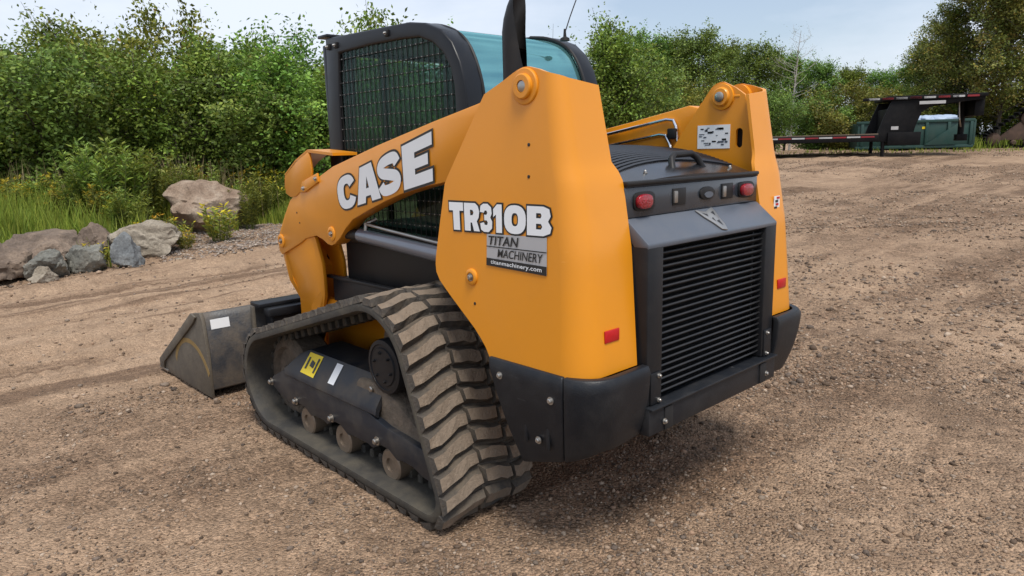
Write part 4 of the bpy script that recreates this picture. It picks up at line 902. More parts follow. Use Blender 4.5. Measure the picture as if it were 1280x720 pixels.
# ------------------------------------------------------------------ boulders
def rock_mat(name, c1, c2, c3):
    m = bpy.data.materials.new(name); m.use_nodes = True; t = m.node_tree; n = t.nodes; l = t.links; b = n['Principled BSDF']; co = n.new('ShaderNodeTexCoord')
    def noise(s, d=8, r=.62):
        a = n.new('ShaderNodeTexNoise'); a.inputs['Scale'].default_value = s; a.inputs['Detail'].default_value = d; a.inputs['Roughness'].default_value = r; l.new(co.outputs['Object'], a.inputs[0]); return a.outputs[0]
    r1 = n.new('ShaderNodeValToRGB'); r1.color_ramp.elements[0].position = .32; r1.color_ramp.elements[0].color = (*c1, 1); r1.color_ramp.elements[1].position = .68; r1.color_ramp.elements[1].color = (*c2, 1)
    e = r1.color_ramp.elements.new(.5); e.color = (*c3, 1); l.new(noise(3.2), r1.inputs[0])
    g = n.new('ShaderNodeMapRange'); g.inputs['From Min'].default_value = .3; g.inputs['From Max'].default_value = .7; g.inputs['To Min'].default_value = .65; g.inputs['To Max'].default_value = 1.3; l.new(noise(38, 6, .7), g.inputs[0])
    cc = n.new('ShaderNodeCombineColor'); [l.new(g.outputs[0], cc.inputs[i]) for i in range(3)]
    mu = n.new('ShaderNodeMix'); mu.data_type = 'RGBA'; mu.blend_type = 'MULTIPLY'; mu.inputs['Factor'].default_value = 1; l.new(r1.outputs[0], mu.inputs['A']); l.new(cc.outputs[0], mu.inputs['B']); l.new(mu.outputs['Result'], b.inputs['Base Color'])
    b.inputs['Roughness'].default_value = .9; bp = n.new('ShaderNodeBump'); bp.inputs['Strength'].default_value = .8; bp.inputs['Distance'].default_value = .03
    l.new(noise(14, 10, .68), bp.inputs['Height']); l.new(bp.outputs[0], b.inputs['Normal']); return m
RM = {'brown': rock_mat('brown_rock', (.085, .062, .047), (.25, .185, .135), (.15, .11, .082)), 'grey': rock_mat('grey_rock', (.10, .10, .088), (.26, .245, .205), (.165, .162, .14)),
      'blue': rock_mat('bluish_rock', (.085, .092, .098), (.22, .225, .22), (.14, .148, .152)), 'pale': rock_mat('pale_rock', (.17, .142, .105), (.37, .325, .26), (.26, .222, .172)),
      'pink': rock_mat('pinkish_rock', (.17, .115, .08), (.36, .29, .225), (.26, .19, .138))}
def boulder(label, rm, x, y, size, seed, rot=0, tilt=0, cuts=9, flat_top=None):
    r = np.random.RandomState(seed); V, Fc = ico(5)
    D = V.copy(); rad = np.full(len(D), 1.0)
    for k in range(cuts):       # chisel with random planes
        n_ = r.normal(size=3); n_ /= np.linalg.norm(n_); d = r.uniform(.50, .84)
        if k == 0 and flat_top: n_ = np.array([.12, -.1, 1.]); n_ /= np.linalg.norm(n_); d = flat_top
        dp = D@n_; rad = np.where(dp > 1e-3, np.minimum(rad, d/np.maximum(dp, 1e-3)), rad)
    D = D*rad[:, None]
    nn = fbm(D[:, 0]*2.1+seed, D[:, 1]*2.1+D[:, 2]*1.7, 4)+fbm(D[:, 2]*2.3+seed*2, D[:, 0]*1.9+D[:, 1], 4)
    fine_ = fbm(D[:, 0]*9+seed, D[:, 1]*9+D[:, 2]*7, 4)+fbm(D[:, 2]*9, D[:, 0]*8-D[:, 1]*5, 4)
    D = D*(1+.30*nn+.13*fine_+.05*np.floor(4*(nn+.5))/4)[:, None]
    P = D*np.array(size)/2*1.12
    me = np_mesh('boulder', P, Fc, None, RM[rm], True); me.set_sharp_from_angle(angle=R_(38))
    o = bpy.data.objects.new('boulder', me); COL.objects.link(o)
    z = float(height(x, y)); o.rotation_euler = (tilt, tilt*.5, rot); o.location = (x, y, z+size[2]*.29)
    return meta(o, label, 'rock', 'boulders along the edge of the lot')
boulder('broad brown slab of rock with a flat top, largest of the row', 'brown', -.60, 9.05, (1.15, .85, .62), 4, -.7, 0, 10, .6)
boulder('dark brown boulder beside the broad flat-topped slab', 'brown', -1.18, 8.62, (.62, .6, .52), 9, .3, .1)
boulder('low grey boulder under the front of the flat-topped slab', 'grey', -.70, 8.40, (.62, .5, .42), 12, .9, .05)
boulder('upright grey-green boulder next to the small dark bluish one', 'grey', -.28, 8.42, (.42, .4, .50), 21, .2, .08, 8)
boulder('small dark bluish boulder leaning on the pale boulder', 'blue', .12, 8.35, (.36, .36, .46), 30, 1.4, .1, 8)
boulder('large pale boulder at the end of the row by the gravel', 'pale', .52, 8.98, (.98, .8, .58), 41, -.75, .12, 9)
boulder('big pinkish boulder set back among the tall weeds', 'pink', 1.86, 10.36, (1.42, 1.05, .86), 53, -.7, .08, 8)
boulder('little tan wedge-shaped stone lying at the foot of the boulders', 'pale', -.82, 8.10, (.28, .22, .22), 61, .2, .2, 7)
boulder('half-hidden brown boulder between the slab and the pale boulder', 'brown', .05, 9.35, (.55, .5, .48), 70, .5, .0)
boulder('fist-sized whitish stone beside the pale boulder', 'pale', .72, 8.40, (.10, .08, .07), 81, .5, .0, 7)

# ------------------------------------------------------------------ vegetation
mleaf = attr_mat('leaf', .55, transl=.28, spec=.35, objvar=.16)
mbark = mat('bark', (.085, .068, .052), .9, var=.35, vscale=20, bump=.6, bscale=60)
mbirch = mat('birch_bark', (.42, .39, .35), .8, var=.1, dirt=.9, dirtcol=(.06, .05, .045), dscale=16, dthr=.52)
def leaf_arrays(C_, axis_, nrm, ln, wd, col):
    n = len(C_); a = axis_/np.linalg.norm(axis_, axis=1, keepdims=True); b = np.cross(nrm, a); b /= np.linalg.norm(b, axis=1, keepdims=True)+1e-9; nn = np.cross(a, b)
    l = ln[:, None]; w_ = wd[:, None]
    V = np.stack([C_, C_+a*l*.45+b*w_*.5+nn*w_*.12, C_+a*l, C_+a*l*.45-b*w_*.5+nn*w_*.12], 1).reshape(-1, 3)
    Fq_ = np.arange(n*4).reshape(n, 4); return V, Fq_, np.repeat(col, 4, 0)
def unit(v): return v/(np.linalg.norm(v, axis=-1, keepdims=True)+1e-9)
def make_plant(name, seed, h, rad, ntwig, lpt, leaf, pal, base=.12, trunk=None, shape=1.0, shoots=8, twig=.75, open_=0.0, stems=10, bark=None):
    """trunk None -> many-stemmed shrub. returns (foliage mesh, stem mesh); sizes in metres"""
    r = np.random.RandomState(seed); bm = bmesh.new()
    tips = []; segs = []
    if trunk:
        lean = r.normal(size=2)*.04*h; tp = [(lean[0]*t*t, lean[1]*t*t, h*.96*t) for t in np.linspace(0, 1, 7)]
        tube(bm, [(p[0]+r.normal()*.02, p[1]+r.normal()*.02, p[2]-.15*(i == 0)) for i, p in enumerate(tp)], [trunk*(1-.88*t) for t in np.linspace(0, 1, 7)], 8)
        for k in range(stems):
            t = base+(1-base)*r.rand()**.8; z0 = h*.94*t; a = r.rand()*6.283; ln = rad*(1.0-.62*(t-base)/(1-base))*r.uniform(.7, 1.15)*math.sin(min(1, (t-base+.16)*3.2)*1.57)
            d = np.array([math.cos(a), math.sin(a), r.uniform(.25, .75)]); p0 = np.array([lean[0]*t*t, lean[1]*t*t, z0]); p1 = p0+d*ln*.55; p2 = p0+d*ln+np.array([0, 0, .1*ln])
            tube(bm, [p0, p1, p2], [trunk*.34*(1-t*.7), trunk*.2*(1-t*.7), .006], 5); segs.append((p0, p1, p2))
    else:
        for k in range(stems):
            a = r.rand()*6.283; q_ = math.sqrt(r.rand()); ex = rad*q_; top = h*(1-.45*q_**2)*r.uniform(.8, 1.04)
            p0 = np.array([math.cos(a)*.18*rad*r.rand(), math.sin(a)*.18*rad*r.rand(), -.1]); p2 = np.array([math.cos(a)*ex, math.sin(a)*ex, top]); p1 = p0*.45+p2*.55+np.array([-math.cos(a), -math.sin(a), 0])*ex*.18
            tube(bm, [p0, (p0+p1)/2, p1, p2], [.04*h/4+.012, .032*h/4+.008, .02, .005], 5); segs.append((p0, p1, p2))
    si = r.randint(len(segs), size=ntwig); t = base+(1-base)*(1-r.rand(ntwig)**(1.25)*(1-0)) if not trunk else .2+.8*r.rand(ntwig)**.6
    t = np.clip(t, .08, 1); S = np.array(segs); p0, p1, p2 = S[si, 0], S[si, 1], S[si, 2]
    O = (1-t)[:, None]**2*p0+(2*t*(1-t))[:, None]*p1+(t**2)[:, None]*p2
    cen = np.array([0, 0, h*(.5 if trunk else .38)]); outw = unit((O-cen)*np.array([1, 1, .7])); D = unit(outw*.75+r.normal(size=(ntwig, 3))*.62+np.array([0, 0, .30]))
    ln = twig*r.uniform(.45, 1.15, ntwig)*(.55+.45*t if trunk else 1)
    if shoots:   # long upright shoots that break the outline
        k = r.choice(ntwig, shoots*6, False); top = np.argsort(-O[k, 2])[:shoots]; k = k[top]; D[k] = unit(np.array([0, 0, 1.])+r.normal(size=(shoots, 3))*.16); ln[k] *= 1.7
    # leaf positions along twigs
    tt = r.rand(ntwig, lpt)**.8; sp = leaf*1.05
    C_ = O[:, None]+D[:, None]*(ln[:, None]*tt)[..., None]+r.normal(size=(ntwig, lpt, 3))*sp*(.8+.6*(1-tt))[..., None]+np.array([0, 0, -.10])*(tt**2*ln[:, None])[..., None]
    C_ = C_.reshape(-1, 3); n = len(C_); keep = C_[:, 2] > .02*h
    ax_ = unit(np.repeat(D, lpt, 0)*.6+r.normal(size=(n, 3))*.8+np.array([0, 0, -.25])); nr_ = unit(r.normal(size=(n, 3))*.75+np.array([0, 0, .55])+np.repeat(outw, lpt, 0)*.55)
    pal = np.array(pal); tw_c = r.randint(len(pal), size=ntwig); c = pal[np.repeat(tw_c, lpt)]*r.uniform(.75, 1.28, (n, 1))*np.repeat(r.uniform(.62, 1.45, (ntwig, 1)), lpt, 0)
    yel = r.rand(n) < .004; c[yel] = np.array([.30, .22, .035])
    L = leaf*r.uniform(.7, 1.3, n); V, Fq_, cc = leaf_arrays(C_[keep], ax_[keep], nr_[keep], L[keep], L[keep]*.56, c[keep])
    # twigs that can be seen
    for i in range(0, ntwig, 4):
        p = O[i]; q_ = O[i]+D[i]*ln[i]
        tube(bm, [p, q_], [.009, .003], 3, False)
    fol = np_mesh(name+'_crown', V, Fq_, cc, mleaf)
    st_ = bpy.data.meshes.new(name+'_stem'); bm.to_mesh(st_); bm.free(); st_.materials.append(bark or mbark)
    return fol, st_
G1 = [(0.124, 0.202, 0.029), (0.148, 0.23, 0.033), (0.096, 0.168, 0.026), (0.19, 0.263, 0.039)]
G2 = [(0.15, 0.188, 0.026), (0.174, 0.207, 0.031), (0.12, 0.169, 0.026), (0.216, 0.226, 0.033)]
G3 = [(0.114, 0.2, 0.036), (0.092, 0.166, 0.032), (0.141, 0.23, 0.041), (0.175, 0.259, 0.046)]
G4 = [(0.175, 0.2, 0.036), (0.144, 0.188, 0.034), (0.227, 0.207, 0.036), (0.124, 0.176, 0.034)]
PR = {
 'shrubA': make_plant('shrub', 1, 4.0, 1.75, 900, 24, .094, G1, shoots=10, stems=16),
 'shrubB': make_plant('shrub', 2, 4.0, 1.65, 900, 24, .088, G1, shoots=14, stems=14),
 'shrubC': make_plant('shrub', 3, 4.0, 1.9, 850, 24, .098, G3, shoots=6, stems=16),
 'shrubY': make_plant('shrub', 4, 3.6, 1.9, 800, 26, .105, G2, shoots=5, stems=14),
 'treeA': make_plant('tree', 5, 7.0, 2.1, 800, 26, .115, G3, base=.14, trunk=.09, stems=60, shoots=5, twig=.85),
 'treeB': make_plant('tree', 6, 7.0, 1.7, 750, 26, .12, G1, base=.12, trunk=.08, stems=56, shoots=6, twig=.8),
 'birch': make_plant('tree', 7, 9.0, 2.7, 1500, 24, .105, G4, base=.10, trunk=.10, stems=90, shoots=6, twig=.85),
 'bare': make_plant('tree', 8, 7.5, 1.5, 260, 3, .05, G4, base=.3, trunk=.075, stems=46, shoots=4, twig=.7, bark=mbirch),
}
def plant(kind, nm, px, s, h, label, group, rot=None, wd=1.0, cat=None):
    """px: bearing of the plant as tan * 890 from the lot's axis, s: metres along the axis"""
    u = (px-640)/890*s; x, y = xy(s, u); z = float(height(x, y))-.05; h0 = {'shrubA': 4, 'shrubB': 4, 'shrubC': 4, 'shrubY': 3.6, 'treeA': 7, 'treeB': 7, 'birch': 9, 'bare': 7.5}[kind]
    e = empty(nm, (x, y, z), label, cat or ('tree' if 'tree' in nm else 'shrub'), group); k = h/h0*.86; e.scale = (k*wd*1.1, k*wd*1.1, k); e.rotation_euler.z = random.random()*6.28 if rot is None else rot
    for nm2, me_ in (('crown', PR[kind][0]), ('trunk' if 'tree' in nm else 'stem', PR[kind][1])):
        c = bpy.data.objects.new(nm2, me_); COL.objects.link(c); c.parent = e
    return e
LW = 'shrubs of the hedge behind the boulders'
for px, s, h, k, wh in [(-50, 13.6, 3.7, 'shrubA', 'beyond the dark brown boulder at the end of the row'), (25, 14.3, 3.75, 'shrubB', 'straight behind the broad flat-topped slab'), (105, 13.7, 3.7, 'shrubC', 'behind the upright grey-green boulder'), (180, 14.2, 3.65, 'shrubA', 'right behind the thick clump of bright weeds'),
                     (255, 13.9, 3.55, 'shrubB', 'straight behind the pinkish boulder'), (325, 14.2, 3.45, 'shrubC', 'between the pinkish boulder and the cab'), (390, 14.0, 3.5, 'shrubB', 'showing just ahead of the cab front post'), (455, 15.0, 3.4, 'shrubA', 'seen through the screened cab window')]:
    plant(k, 'shrub', px, s, h, 'dense leafy green shrub '+wh, LW, wd=1.08)
for px, s, h, k, wh in [(-20, 17.2, 4.35, 'shrubC', 'at the far end from the loader'), (75, 17, 4.45, 'shrubB', 'topping the hedge above the flat-topped slab'), (140, 17.4, 4.5, 'shrubA', 'beside the tall yellow-green one'), (300, 17.0, 4.2, 'shrubA', 'above the pinkish boulder'), (372, 17.3, 4.3, 'shrubC', 'next to the cab roof'), (520, 17.5, 4.0, 'shrubA', 'hidden by the cab')]:
    plant(k, 'shrub', px, s, h, 'tall second-row hedge shrub '+wh, LW, wd=1.1)
plant('shrubY', 'shrub', 218, 16.2, 4.55, 'tall yellow-green shrub topping the hedge behind the boulders', LW, wd=.75)
plant('shrubY', 'shrub', 470, 17.0, 4.75, 'yellow-green shrub rising behind the front of the cab', LW, wd=.8)
LB = 'trees and shrubs along the back of the lot'
for px, s, h, k in [(580, 19.5, 3.3, 'shrubB'), (640, 20.5, 3.2, 'shrubC'), (700, 21.5, 3.6, 'shrubA')]: plant(k, 'shrub', px, s, h, 'green shrub standing behind the loader cab', LB)
plant('shrubB', 'shrub', 742, 22.5, 5.0, 'big dark green shrub touching the rounded rear corner of the cab', LB); plant('shrubC', 'shrub', 778, 23.5, 4.6, 'big dark green shrub between the cab corner and the right lift arm', LB)
for px, s, h, k in [(800, 38, 7.0, 'treeA'), (838, 40, 7.3, 'treeB'), (872, 37, 6.9, 'treeA'), (905, 41, 7.1, 'treeB'), (940, 38, 6.3, 'treeA'), (978, 40, 6.2, 'treeB'), (1015, 38, 5.3, 'treeA'), (760, 40, 7.2, 'treeB')]:
    plant(k, 'broadleaf_tree', px, s, h, 'slender green tree in the wood beyond the right arm', LB, wd=1.15)
for px, s, h, k in [(1055, 40, 5.3, 'treeB'), (1095, 41, 5.2, 'treeA'), (1130, 39, 5.3, 'treeB'), (1165, 38, 6.2, 'treeA')]:
    plant(k, 'broadleaf_tree', px, s, h, 'low distant tree behind the gooseneck trailer', LB, wd=1.25)
for px, s, h, k, lb in [(810, 27.5, 3.3, 'shrubC', 'low fresh green shrub above the hydraulic tubes of the right arm'), (858, 28, 3.1, 'shrubY', 'low yellow-green shrub just above the right lift arm'), (905, 29, 3.3, 'shrubA', 'low green shrub behind the pivot boss of the right arm'), (955, 29, 3.0, 'shrubC', 'low green shrub between the right arm and the bare birch')]: plant(k, 'shrub', px, s, h, lb, LB, wd=1.1)
for px, s, h, k, lb in [(1015, 30, 2.7, 'shrubC', 'shrub at the foot of the bare birch, above the trailer bed'), (1055, 29.5, 3.2, 'shrubY', 'yellow-green rounded shrub behind the flat bed of the trailer'), (1095, 30.5, 3.0, 'shrubY', 'yellow-green rounded shrub behind the riser of the trailer neck'), (1135, 31, 3.1, 'shrubA', 'green shrub above the middle of the green container'),
                        (1175, 31.5, 3.0, 'shrubC', 'green shrub behind the hitch end of the trailer'), (1230, 31, 3.0, 'shrubA', 'green shrub between the container and the old crawler track'), (1285, 31, 3.2, 'shrubC', 'green shrub behind the old crawler track'), (1330, 31, 3.3, 'shrubA', 'green shrub behind the old crawler track')]: plant(k, 'shrub', px, s, h, lb, LB, wd=1.15)
plant('bare', 'birch_tree', 985, 33.5, 6.6, 'nearly bare pale-barked birch beyond the right arm', LB)
plant('birch', 'birch_tree', 1172, 32, 6.6, 'shorter olive-leaved tree at the inner edge of the tall group', LB)
for px, s, h in [(1205, 30, 8.8), (1240, 29, 9.6), (1280, 29.5, 10.2), (1325, 30, 10.0)]:
    plant('birch', 'birch_tree', px, s, h, 'tall olive-leaved tree rising beyond the green container and old crawler track', LB)
for px, s, h, k in [(-120, 24, 4.5, 'shrubA'), (30, 24, 4.5, 'shrubC'), (200, 24, 4.3, 'shrubA'), (380, 25, 4.3, 'shrubC'), (540, 26, 4.0, 'shrubA')]: plant(k, 'shrub', px, s, h, 'shrub deep behind the hedge', LW, wd=1.4)

# grass and tall weeds on the bank
mgr = attr_mat('grass_blade', .6, transl=.3, spec=.3)
def grass(n, pos, hgt, pal, lean=.35, wd=.009):
    x, y = pos(n); z = height(x, y)-.01; h = hgt(n, x, y); a = rs.rand(n)*6.283; ln = rs.rand(n)*lean*h; dx, dy = np.cos(a)*ln, np.sin(a)*ln; b = rs.rand(n)*3.14; wx, wy = np.cos(b)*wd, np.sin(b)*wd
    P = lambda f, w_: np.stack([x+dx*f*f+wx*w_, y+dy*f*f+wy*w_, z+h*f], 1)
    V = np.stack([P(0, -1), P(0, 1), P(.5, .8), P(.5, -.8), P(1, .12), P(1, -.12)], 1).reshape(-1, 3); i = np.arange(n)[:, None]*6
    Fq_ = np.vstack([i+np.array([[0, 1, 2, 3]]), i+np.array([[3, 2, 4, 5]])]); c = np.array(pal)[rs.randint(len(pal), size=n)]*rs.uniform(.7, 1.3, (n, 1))
    return V, Fq_, np.repeat(c, 6, 0)
def pos_band(p0, p1, s0, s1, dens_=None):
    def f(n):
        X, Y = [], []; k = 0
        while k < n:
            px = p0+(p1-p0)*rs.rand(n); s = s0+(s1-s0)*rs.rand(n); u = (px-640)/890*s; x, y = xy(s, u)
            ok = rs.rand(n) < np.clip(.5+2.4*fbm(x*.9, y*.9, 3), .08, 1)
            if dens_ is not None: ok &= dens_(px, s, x, y)
            X.append(x[ok]); Y.append(y[ok]); k += ok.sum()
        return np.concatenate(X)[:n], np.concatenate(Y)[:n]
    return f
GR = [(.20, .275, .036), (.25, .32, .044), (.155, .225, .032), (.30, .34, .052), (.25, .29, .048)]
STR = [(.36, .28, .14), (.30, .23, .12), (.40, .33, .18)]
clear = lambda px, s, x, y: ~((px > 185) & (s < 11.5)) & ~((px > 300) & (s < 12.2))
pieces = [grass(42000, pos_band(-60, 390, 9.9, 13.2, clear), lambda n, x, y: (.14+.34*rs.rand(n)**1.3)*(.5+1.2*np.clip(.5+2*fbm(x*.7+9, y*.7, 2), 0, 1)), GR),
          grass(700, pos_band(-60, 400, 12.2, 13.4, clear), lambda n, x, y: .60+.45*rs.rand(n), STR, .25, .007),
          grass(2600, pos_band(-60, 260, 8.9, 10.2, lambda px, s, x, y: (px < 150)), lambda n, x, y: .12+.22*rs.rand(n), GR, .6, .008),
          grass(3000, pos_band(1130, 1340, 26.5, 29.5), lambda n, x, y: .15+.30*rs.rand(n), GR, .5, .014),
          grass(900, pos_band(960, 1340, 24, 28), lambda n, x, y: .05+.10*rs.rand(n), GR, .6, .015)]
Vg, Fg, Cg = join3(pieces)
o = bpy.data.objects.new('grass', np_mesh('grass', Vg, Fg, Cg, mgr)); COL.objects.link(o); meta(o, 'tall yellow-green grass and straw stalks on the bank', 'grass', kind='stuff')
# leafy weeds: upright stems with narrow leaves
def weed_mesh(seed, h, nst, lps, leaf, pal, spread, flower=None):
    r = np.random.RandomState(seed); Cs, Ax, Co = [], [], []; bm = bmesh.new()
    for k in range(nst):
        a = r.rand()*6.283; q_ = math.sqrt(r.rand())*spread; b0 = np.array([math.cos(a)*q_*.5, math.sin(a)*q_*.5, -.03]); hh = h*r.uniform(.6, 1.1); tp = np.array([math.cos(a)*q_*1.3, math.sin(a)*q_*1.3, hh])
        tube(bm, [b0, (b0+tp)/2+np.array([0, 0, .04*h]), tp], [.006, .005, .002], 4, False)
        t = .15+.85*r.rand(lps)**.8; c = b0+(tp-b0)*t[:, None]; aa = r.rand(lps)*6.283; ax_ = np.stack([np.cos(aa), np.sin(aa), r.uniform(.1, .9, lps)], 1)
        Cs.append(c+ax_*.01); Ax.append(ax_); col = np.array(pal)[r.randint(len(pal), size=lps)]*r.uniform(.75, 1.3, (lps, 1))
        if flower is not None: col[(t > .93)] = flower
        Co.append(col)
    Cs, Ax, Co = map(np.vstack, (Cs, Ax, Co)); n = len(Cs); L = leaf*r.uniform(.7, 1.3, n); nr_ = unit(r.normal(size=(n, 3))*.5+np.array([0, 0, 1.]))
    V, Fq_, cc = leaf_arrays(Cs, Ax, nr_, L, L*.30, Co); st_ = bpy.data.meshes.new('weed_stem'); bm.to_mesh(st_); bm.free(); st_.materials.append(mat('weed_stem', (.10, .12, .03), .7))
    return np_mesh('weed_leaf', V, Fq_, cc, mleaf), st_
WP = [weed_mesh(1, 1.0, 30, 66, .085, [(.15, .21, .034), (.20, .26, .04), (.25, .29, .045), (.12, .18, .03)], .32), weed_mesh(2, .95, 24, 64, .08, [(.20, .24, .04), (.25, .27, .045), (.16, .20, .035)], .32, (.42, .36, .03)), weed_mesh(3, .45, 16, 34, .075, [(.16, .19, .03), (.26, .22, .03), (.20, .20, .03)], .25, (.50, .36, .02))]
def weed(k, px, s, sc_, label):
    u = (px-640)/890*s; x, y = xy(s, u); e = empty('weed_plant', (x, y, float(height(x, y))-.01), label, 'plant', 'leafy weeds on the bank'); e.scale = (sc_,)*3; e.rotation_euler.z = random.random()*6.28
    for nm2, me_ in zip(('leaf', 'stem'), WP[k]): c = bpy.data.objects.new(nm2, me_); COL.objects.link(c); c.parent = e
for px, s, sc_ in [(128, 11.4, 1.15), (150, 11.0, 1.2), (172, 11.3, 1.15), (196, 11.6, 1.05), (110, 11.2, .9)]: weed(0, px, s, sc_, 'tall bright green leafy weed in the thick clump behind the boulders')
for px, s, sc_ in [(20, 11.2, .75), (62, 11.5, .8), (245, 12.6, .8), (285, 13.6, .95), (322, 13.2, .95), (345, 13.4, .9), (362, 13.0, .85), (300, 13.0, .8)]: weed(1, px, s, sc_, 'yellow-tipped weed standing in the tall grass of the bank')
for px, s, sc_ in [(205, 11.9, .8), (232, 12.2, .8), (262, 12.2, .85), (292, 12.0, .75), (312, 11.7, .7), (330, 12.4, .8)]: weed(0, px, s, sc_, 'bright green leafy weed crowding behind the pinkish boulder')
for k in range(22):
    weed(k % 2, -40+225*((k*.618) % 1), 10.3+2.6*((k*.377) % 1), .42+.34*((k*.73) % 1), 'leafy weed poking out of the grass behind the flat-topped slab')
for px, s, sc_ in [(200, 10.2, .9), (222, 10.3, .8), (185, 9.9, .8), (232, 9.9, .6)]: weed(2, px, s, sc_, 'low yellowing weed between the pale boulder and the pinkish one')
weed(2, 275, 10.55, 1.2, 'green weed growing up the face of the pinkish boulder'); weed(2, 118, 8.75, .7, 'thin weed growing in the gap beside the dark bluish boulder')

# ------------------------------------------------------------------ gooseneck trailer
mtr = mat('trailer_black', (.006, .006, .007), .55, spec=.12, var=.2, dirt=.15, dirtcol=(.05, .045, .04)); mdk = mat('deck_plank', (.13, .095, .065), .85, var=.3, vscale=4)
tape_w = mat('white_tape', (.42, .42, .42), .5, var=.3); tape_r = mat('red_tape', (.22, .012, .018), .5, var=.3)
dT = Vector((.50, -.866, 0)).normalized(); nT = Vector((dT.y, -dT.x, 0)); nT = -nT if nT.dot(fwd) < 0 else nT   # along the bed to the hitch; away from the viewer
rotT = Matrix.Rotation(math.atan2(dT.y, dT.x), 3, 'Z')
T0 = Vector((21.1, 7.2, 0)); zT = float(height(T0.x, T0.y))
TR = empty('gooseneck_trailer', (T0.x, T0.y, zT), 'long black gooseneck flatbed trailer with red and white reflective tape', 'trailer')
def tp(a, b_, z): return T0+dT*a+nT*b_+Vector((0, 0, zT+z))
def tbox(name, a0, a1, b0, b1, z0, z1, m, parent=TR, bev=.01):
    return pbox(name, tp((a0+a1)/2, (b0+b1)/2, (z0+z1)/2), (a1-a0, abs(b1-b0), z1-z0), m, parent, bev, rotT)
bed = tbox('bed_frame', -9.0, .1, .0, 2.4, .46, .66, mtr)
for i in range(14): tbox('deck_plank', -9.0+.65*i, -8.36+.65*i, .05, 2.35, .662, .70, mdk, bed, .006)
for i in range(22): tbox('reflective_tape', -8.8+.4*i, -8.42+.4*i, -.006, -.001, .585, .630, tape_r if i % 2 else tape_w, bed, 0)
for a in (-3.3, -4.3):
    for b_ in (.1, 1.95): 
        o = finish(lathe(NB(), tp(a, b_, .37), 'x', [(0, .30), (.03, .37), (.20, .37), (.23, .30), (.231, .16), (.18, .15)], 28), 'wheel', mtr, TR)
def tpoly(name, pts, b0, b1, parent=TR): return finish(poly(NB(), [tp(a, b0, z) for a, z in pts], nT*(b1-b0), (), .008), name, mtr, parent)
NK = [(-.15, .46), (.05, .66), (.25, 1.25), (.42, 1.68), (2.9, 1.80), (2.9, 1.62), (1.55, 1.50), (1.25, 1.30), (1.12, .95), (1.0, .42)]
tpoly('neck_side', NK, .10, .22); tpoly('neck_side', NK, 2.2, 2.32)
tbox('neck_web', .4, 1.05, .2, 2.2, .55, 1.45, mtr); tbox('neck_top', .30, 2.95, .05, 2.35, 1.70, 1.80, mtr)
for i in range(8): tbox('reflective_tape', -.25+.38*i, -.04+.38*i+.10, .04, .046, 1.70, 1.755, tape_r if i % 2 else tape_w, TR, 0)
tbox('deck_rail', -.40, 2.2, .04, .14, 1.68, 1.76, mtr)
for b_ in (.16, 2.1):
    j = finish(tube(NB(), [tp(.25, b_, -.04), tp(.25, b_, .75)], .055, 10), 'landing_jack', mtr, TR); tbox('jack_foot', .13, .37, b_-.12, b_+.12, -.05, -.02, mtr, j, .004)
tbox('tool_box', .35, 1.25, .0, 1.0, .33, .72, mtr)
tbox('toolbox_label', .42, .62, -.008, -.003, .80, .90, tape_w, TR, 0); tbox('maker_plate', 1.15, 1.85, .03, .04, 1.53, 1.62, tape_w, TR, 0)
finish(tube(NB(), [tp(2.62, 1.2, 1.66), tp(2.62, 1.2, .55)], .09, 12), 'coupler_post', mtr, TR); finish(tube(NB(), [tp(2.35, .6, 1.64), tp(2.40, .6, 1.05), tp(2.55, 1.0, .85)], .025, 8), 'safety_chain', M['steel'], TR)
tbox('coupler_head', 2.48, 2.78, 1.05, 1.35, .42, .62, mtr); tbox('hitch_bracket', 2.70, 2.95, .3, 2.0, 1.15, 1.62, mtr)

# ------------------------------------------------------------------ green container behind the trailer
mgn = mat('green_paint', (.007, .048, .040), .5, var=.2, dirt=.4, dirtcol=(.05, .055, .045), dscale=3); mbag = mat('pale_blue_tarp', (.32, .40, .52), .6, var=.3, vscale=9)
c0 = T0+dT*1.2+nT*4.6; zc = float(height(c0.x, c0.y)); GC = empty('roll_off_container', (c0.x, c0.y, zc), 'green steel roll-off container behind the gooseneck trailer', 'container')
def cbox(name, a0, a1, b0, b1, z0, z1, m, parent=GC, bev=.01): return pbox(name, c0+dT*((a0+a1)/2)+nT*((b0+b1)/2)+Vector((0, 0, zc+(z0+z1)/2)), (a1-a0, abs(b1-b0), z1-z0), m, parent, bev, rotT)
cbox('side_wall', -1.0, 2.7, 0, .08, .1, .98, mgn); cbox('side_wall', -1.0, 2.7, 1.9, 1.98, .1, .98, mgn); cbox('end_wall', 2.62, 2.7, .08, 1.9, .1, .98, mgn); cbox('end_wall', -1.0, -.92, .08, 1.9, .1, .98, mgn); cbox('floor', -.95, 2.65, .05, 1.95, .08, .16, mgn)
cbox('top_rail', -1.05, 2.75, -.04, .1, .94, 1.04, mgn); cbox('bottom_rail', -1.05, 2.75, -.04, .1, .04, .14, mgn)
for i in range(6): cbox('rib', -.9+.70*i, -.8+.70*i, -.05, .0, .14, .94, mgn)
cbox('end_rib', 2.71, 2.79, -.02, .08, .1, 1.0, mgn); cbox('label_plate', 1.1, 1.28, -.012, -.002, .72, .80, M['yellow'], GC, 0)
finish(poly(NB(), [c0+dT*a+nT*-.045+Vector((0, 0, zc+z)) for a, z in [(1.2, .15), (2.2, .15), (2.2, .88)]], nT*-.02, (), .004), 'gusset', mgn, GC)
V, Fc = ico(4)
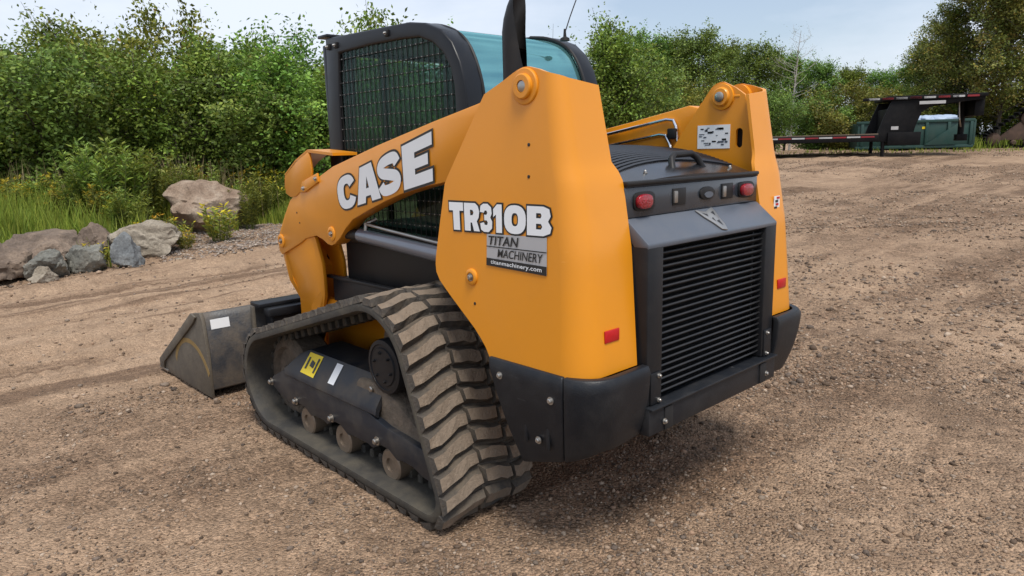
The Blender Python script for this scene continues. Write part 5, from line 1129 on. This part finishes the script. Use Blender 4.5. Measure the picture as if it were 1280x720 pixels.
for i in range(5):
    D = V*np.array([.36, .45, .22])*(1+.35*fbm(V[:, 0]*2+i*7, V[:, 1]*2+V[:, 2]*2, 4)+.25*fbm(V[:, 2]*5+i, V[:, 0]*5, 3))[:, None]
    o = bpy.data.objects.new('tarp_bundle', np_mesh('tarp_bundle', D, Fc, None, mbag, True)); COL.objects.link(o); p = c0+dT*(.6+.36*i)+nT*.55; o.location = (p.x, p.y, zc+1.0); o.rotation_euler.z = i
    meta(o, 'crumpled pale blue bundle heaped on the green container', 'bundle', 'bundles on the container')
# ------------------------------------------------------------------ old crawler undercarriage and its rusty bucket beyond the container
u_ = (1258-640)/890*26.5; cx_, cy_ = xy(26.5, u_); zc2 = float(height(cx_, cy_))
mrust = mat('rusty_steel', (.085, .050, .034), .85, var=.4, vscale=8, dirt=.6, dirtcol=(.02, .018, .017), dscale=5)
OC = empty('crawler_undercarriage', (cx_, cy_, zc2), 'dark old crawler track assembly standing past the green container', 'undercarriage')
def op(a, z, b_=0): return Vector((cx_, cy_, zc2))+dT*a+nT*b_+Vector((0, 0, z))
pth = []
for (a, z, r, t0, t1) in ((-.55, .34, .30, 100, 250), (1.3, .32, .28, -90, 40), (.55, 1.08, .36, 30, 130)):
    pth += [(a+r*math.cos(R_(t)), z+r*math.sin(R_(t))) for t in np.linspace(t0, t1, 8)]
b = NB(); n_ = len(pth)
ring = [[b.verts.new(op(p[0], p[1], bb)) for bb in (0, .45)] for p in pth]
for i in range(n_): b.faces.new((ring[i][0], ring[(i+1) % n_][0], ring[(i+1) % n_][1], ring[i][1]))
r_ = bmesh.ops.solidify(b, geom=list(b.faces), thickness=.05); finish(b, 'crawler_track', mtr, OC)
for i in range(n_):
    p, q_ = pth[i], pth[(i+1) % n_]; d = math.hypot(q_[0]-p[0], q_[1]-p[1]); k_ = max(1, int(d/.17))
    for j in range(k_):
        f = j/k_; a_ = math.atan2(q_[1]-p[1], q_[0]-p[0]); rm = rotT @ Matrix.Rotation(-a_, 3, 'Y')
        pbox('track_shoe', op(p[0]+(q_[0]-p[0])*f, p[1]+(q_[1]-p[1])*f, .225), (.05, .5, .12), mtr, OC, 0, rm)
for a, z, r in ((-.55, .34, .24), (1.3, .32, .22), (.55, 1.08, .28), (.1, .2, .1), (.5, .2, .1), (.9, .2, .1)):
    b = lathe(NB(), (0, 0, 0), 'y', [(0, r*.6), (.05, r), (.3, r), (.35, r*.6)], 20); bmesh.ops.rotate(b, cent=(0, 0, 0), matrix=rotT, verts=b.verts); bmesh.ops.translate(b, vec=op(a, z, .05), verts=b.verts); finish(b, 'wheel', mrust, OC)
finish(poly(NB(), [op(a, z, .12) for a, z in [(-.5, .3), (1.3, .3), (.7, 1.05), (.4, 1.05)]], nT*.2, (), .01), 'side_frame', mrust, OC)
bkp = op(-1.35, 0, .3)
ob = finish(poly(NB(), [bkp+dT*a+Vector((0, 0, z)) for a, z in [(-.35, -.03), (.35, -.03), (.30, .35), (.12, .48), (-.30, .10)]], nT*.7, (), .02), 'rusty_bucket', mrust); meta(ob, 'small rusty brown bucket lying between container and crawler track', 'bucket')
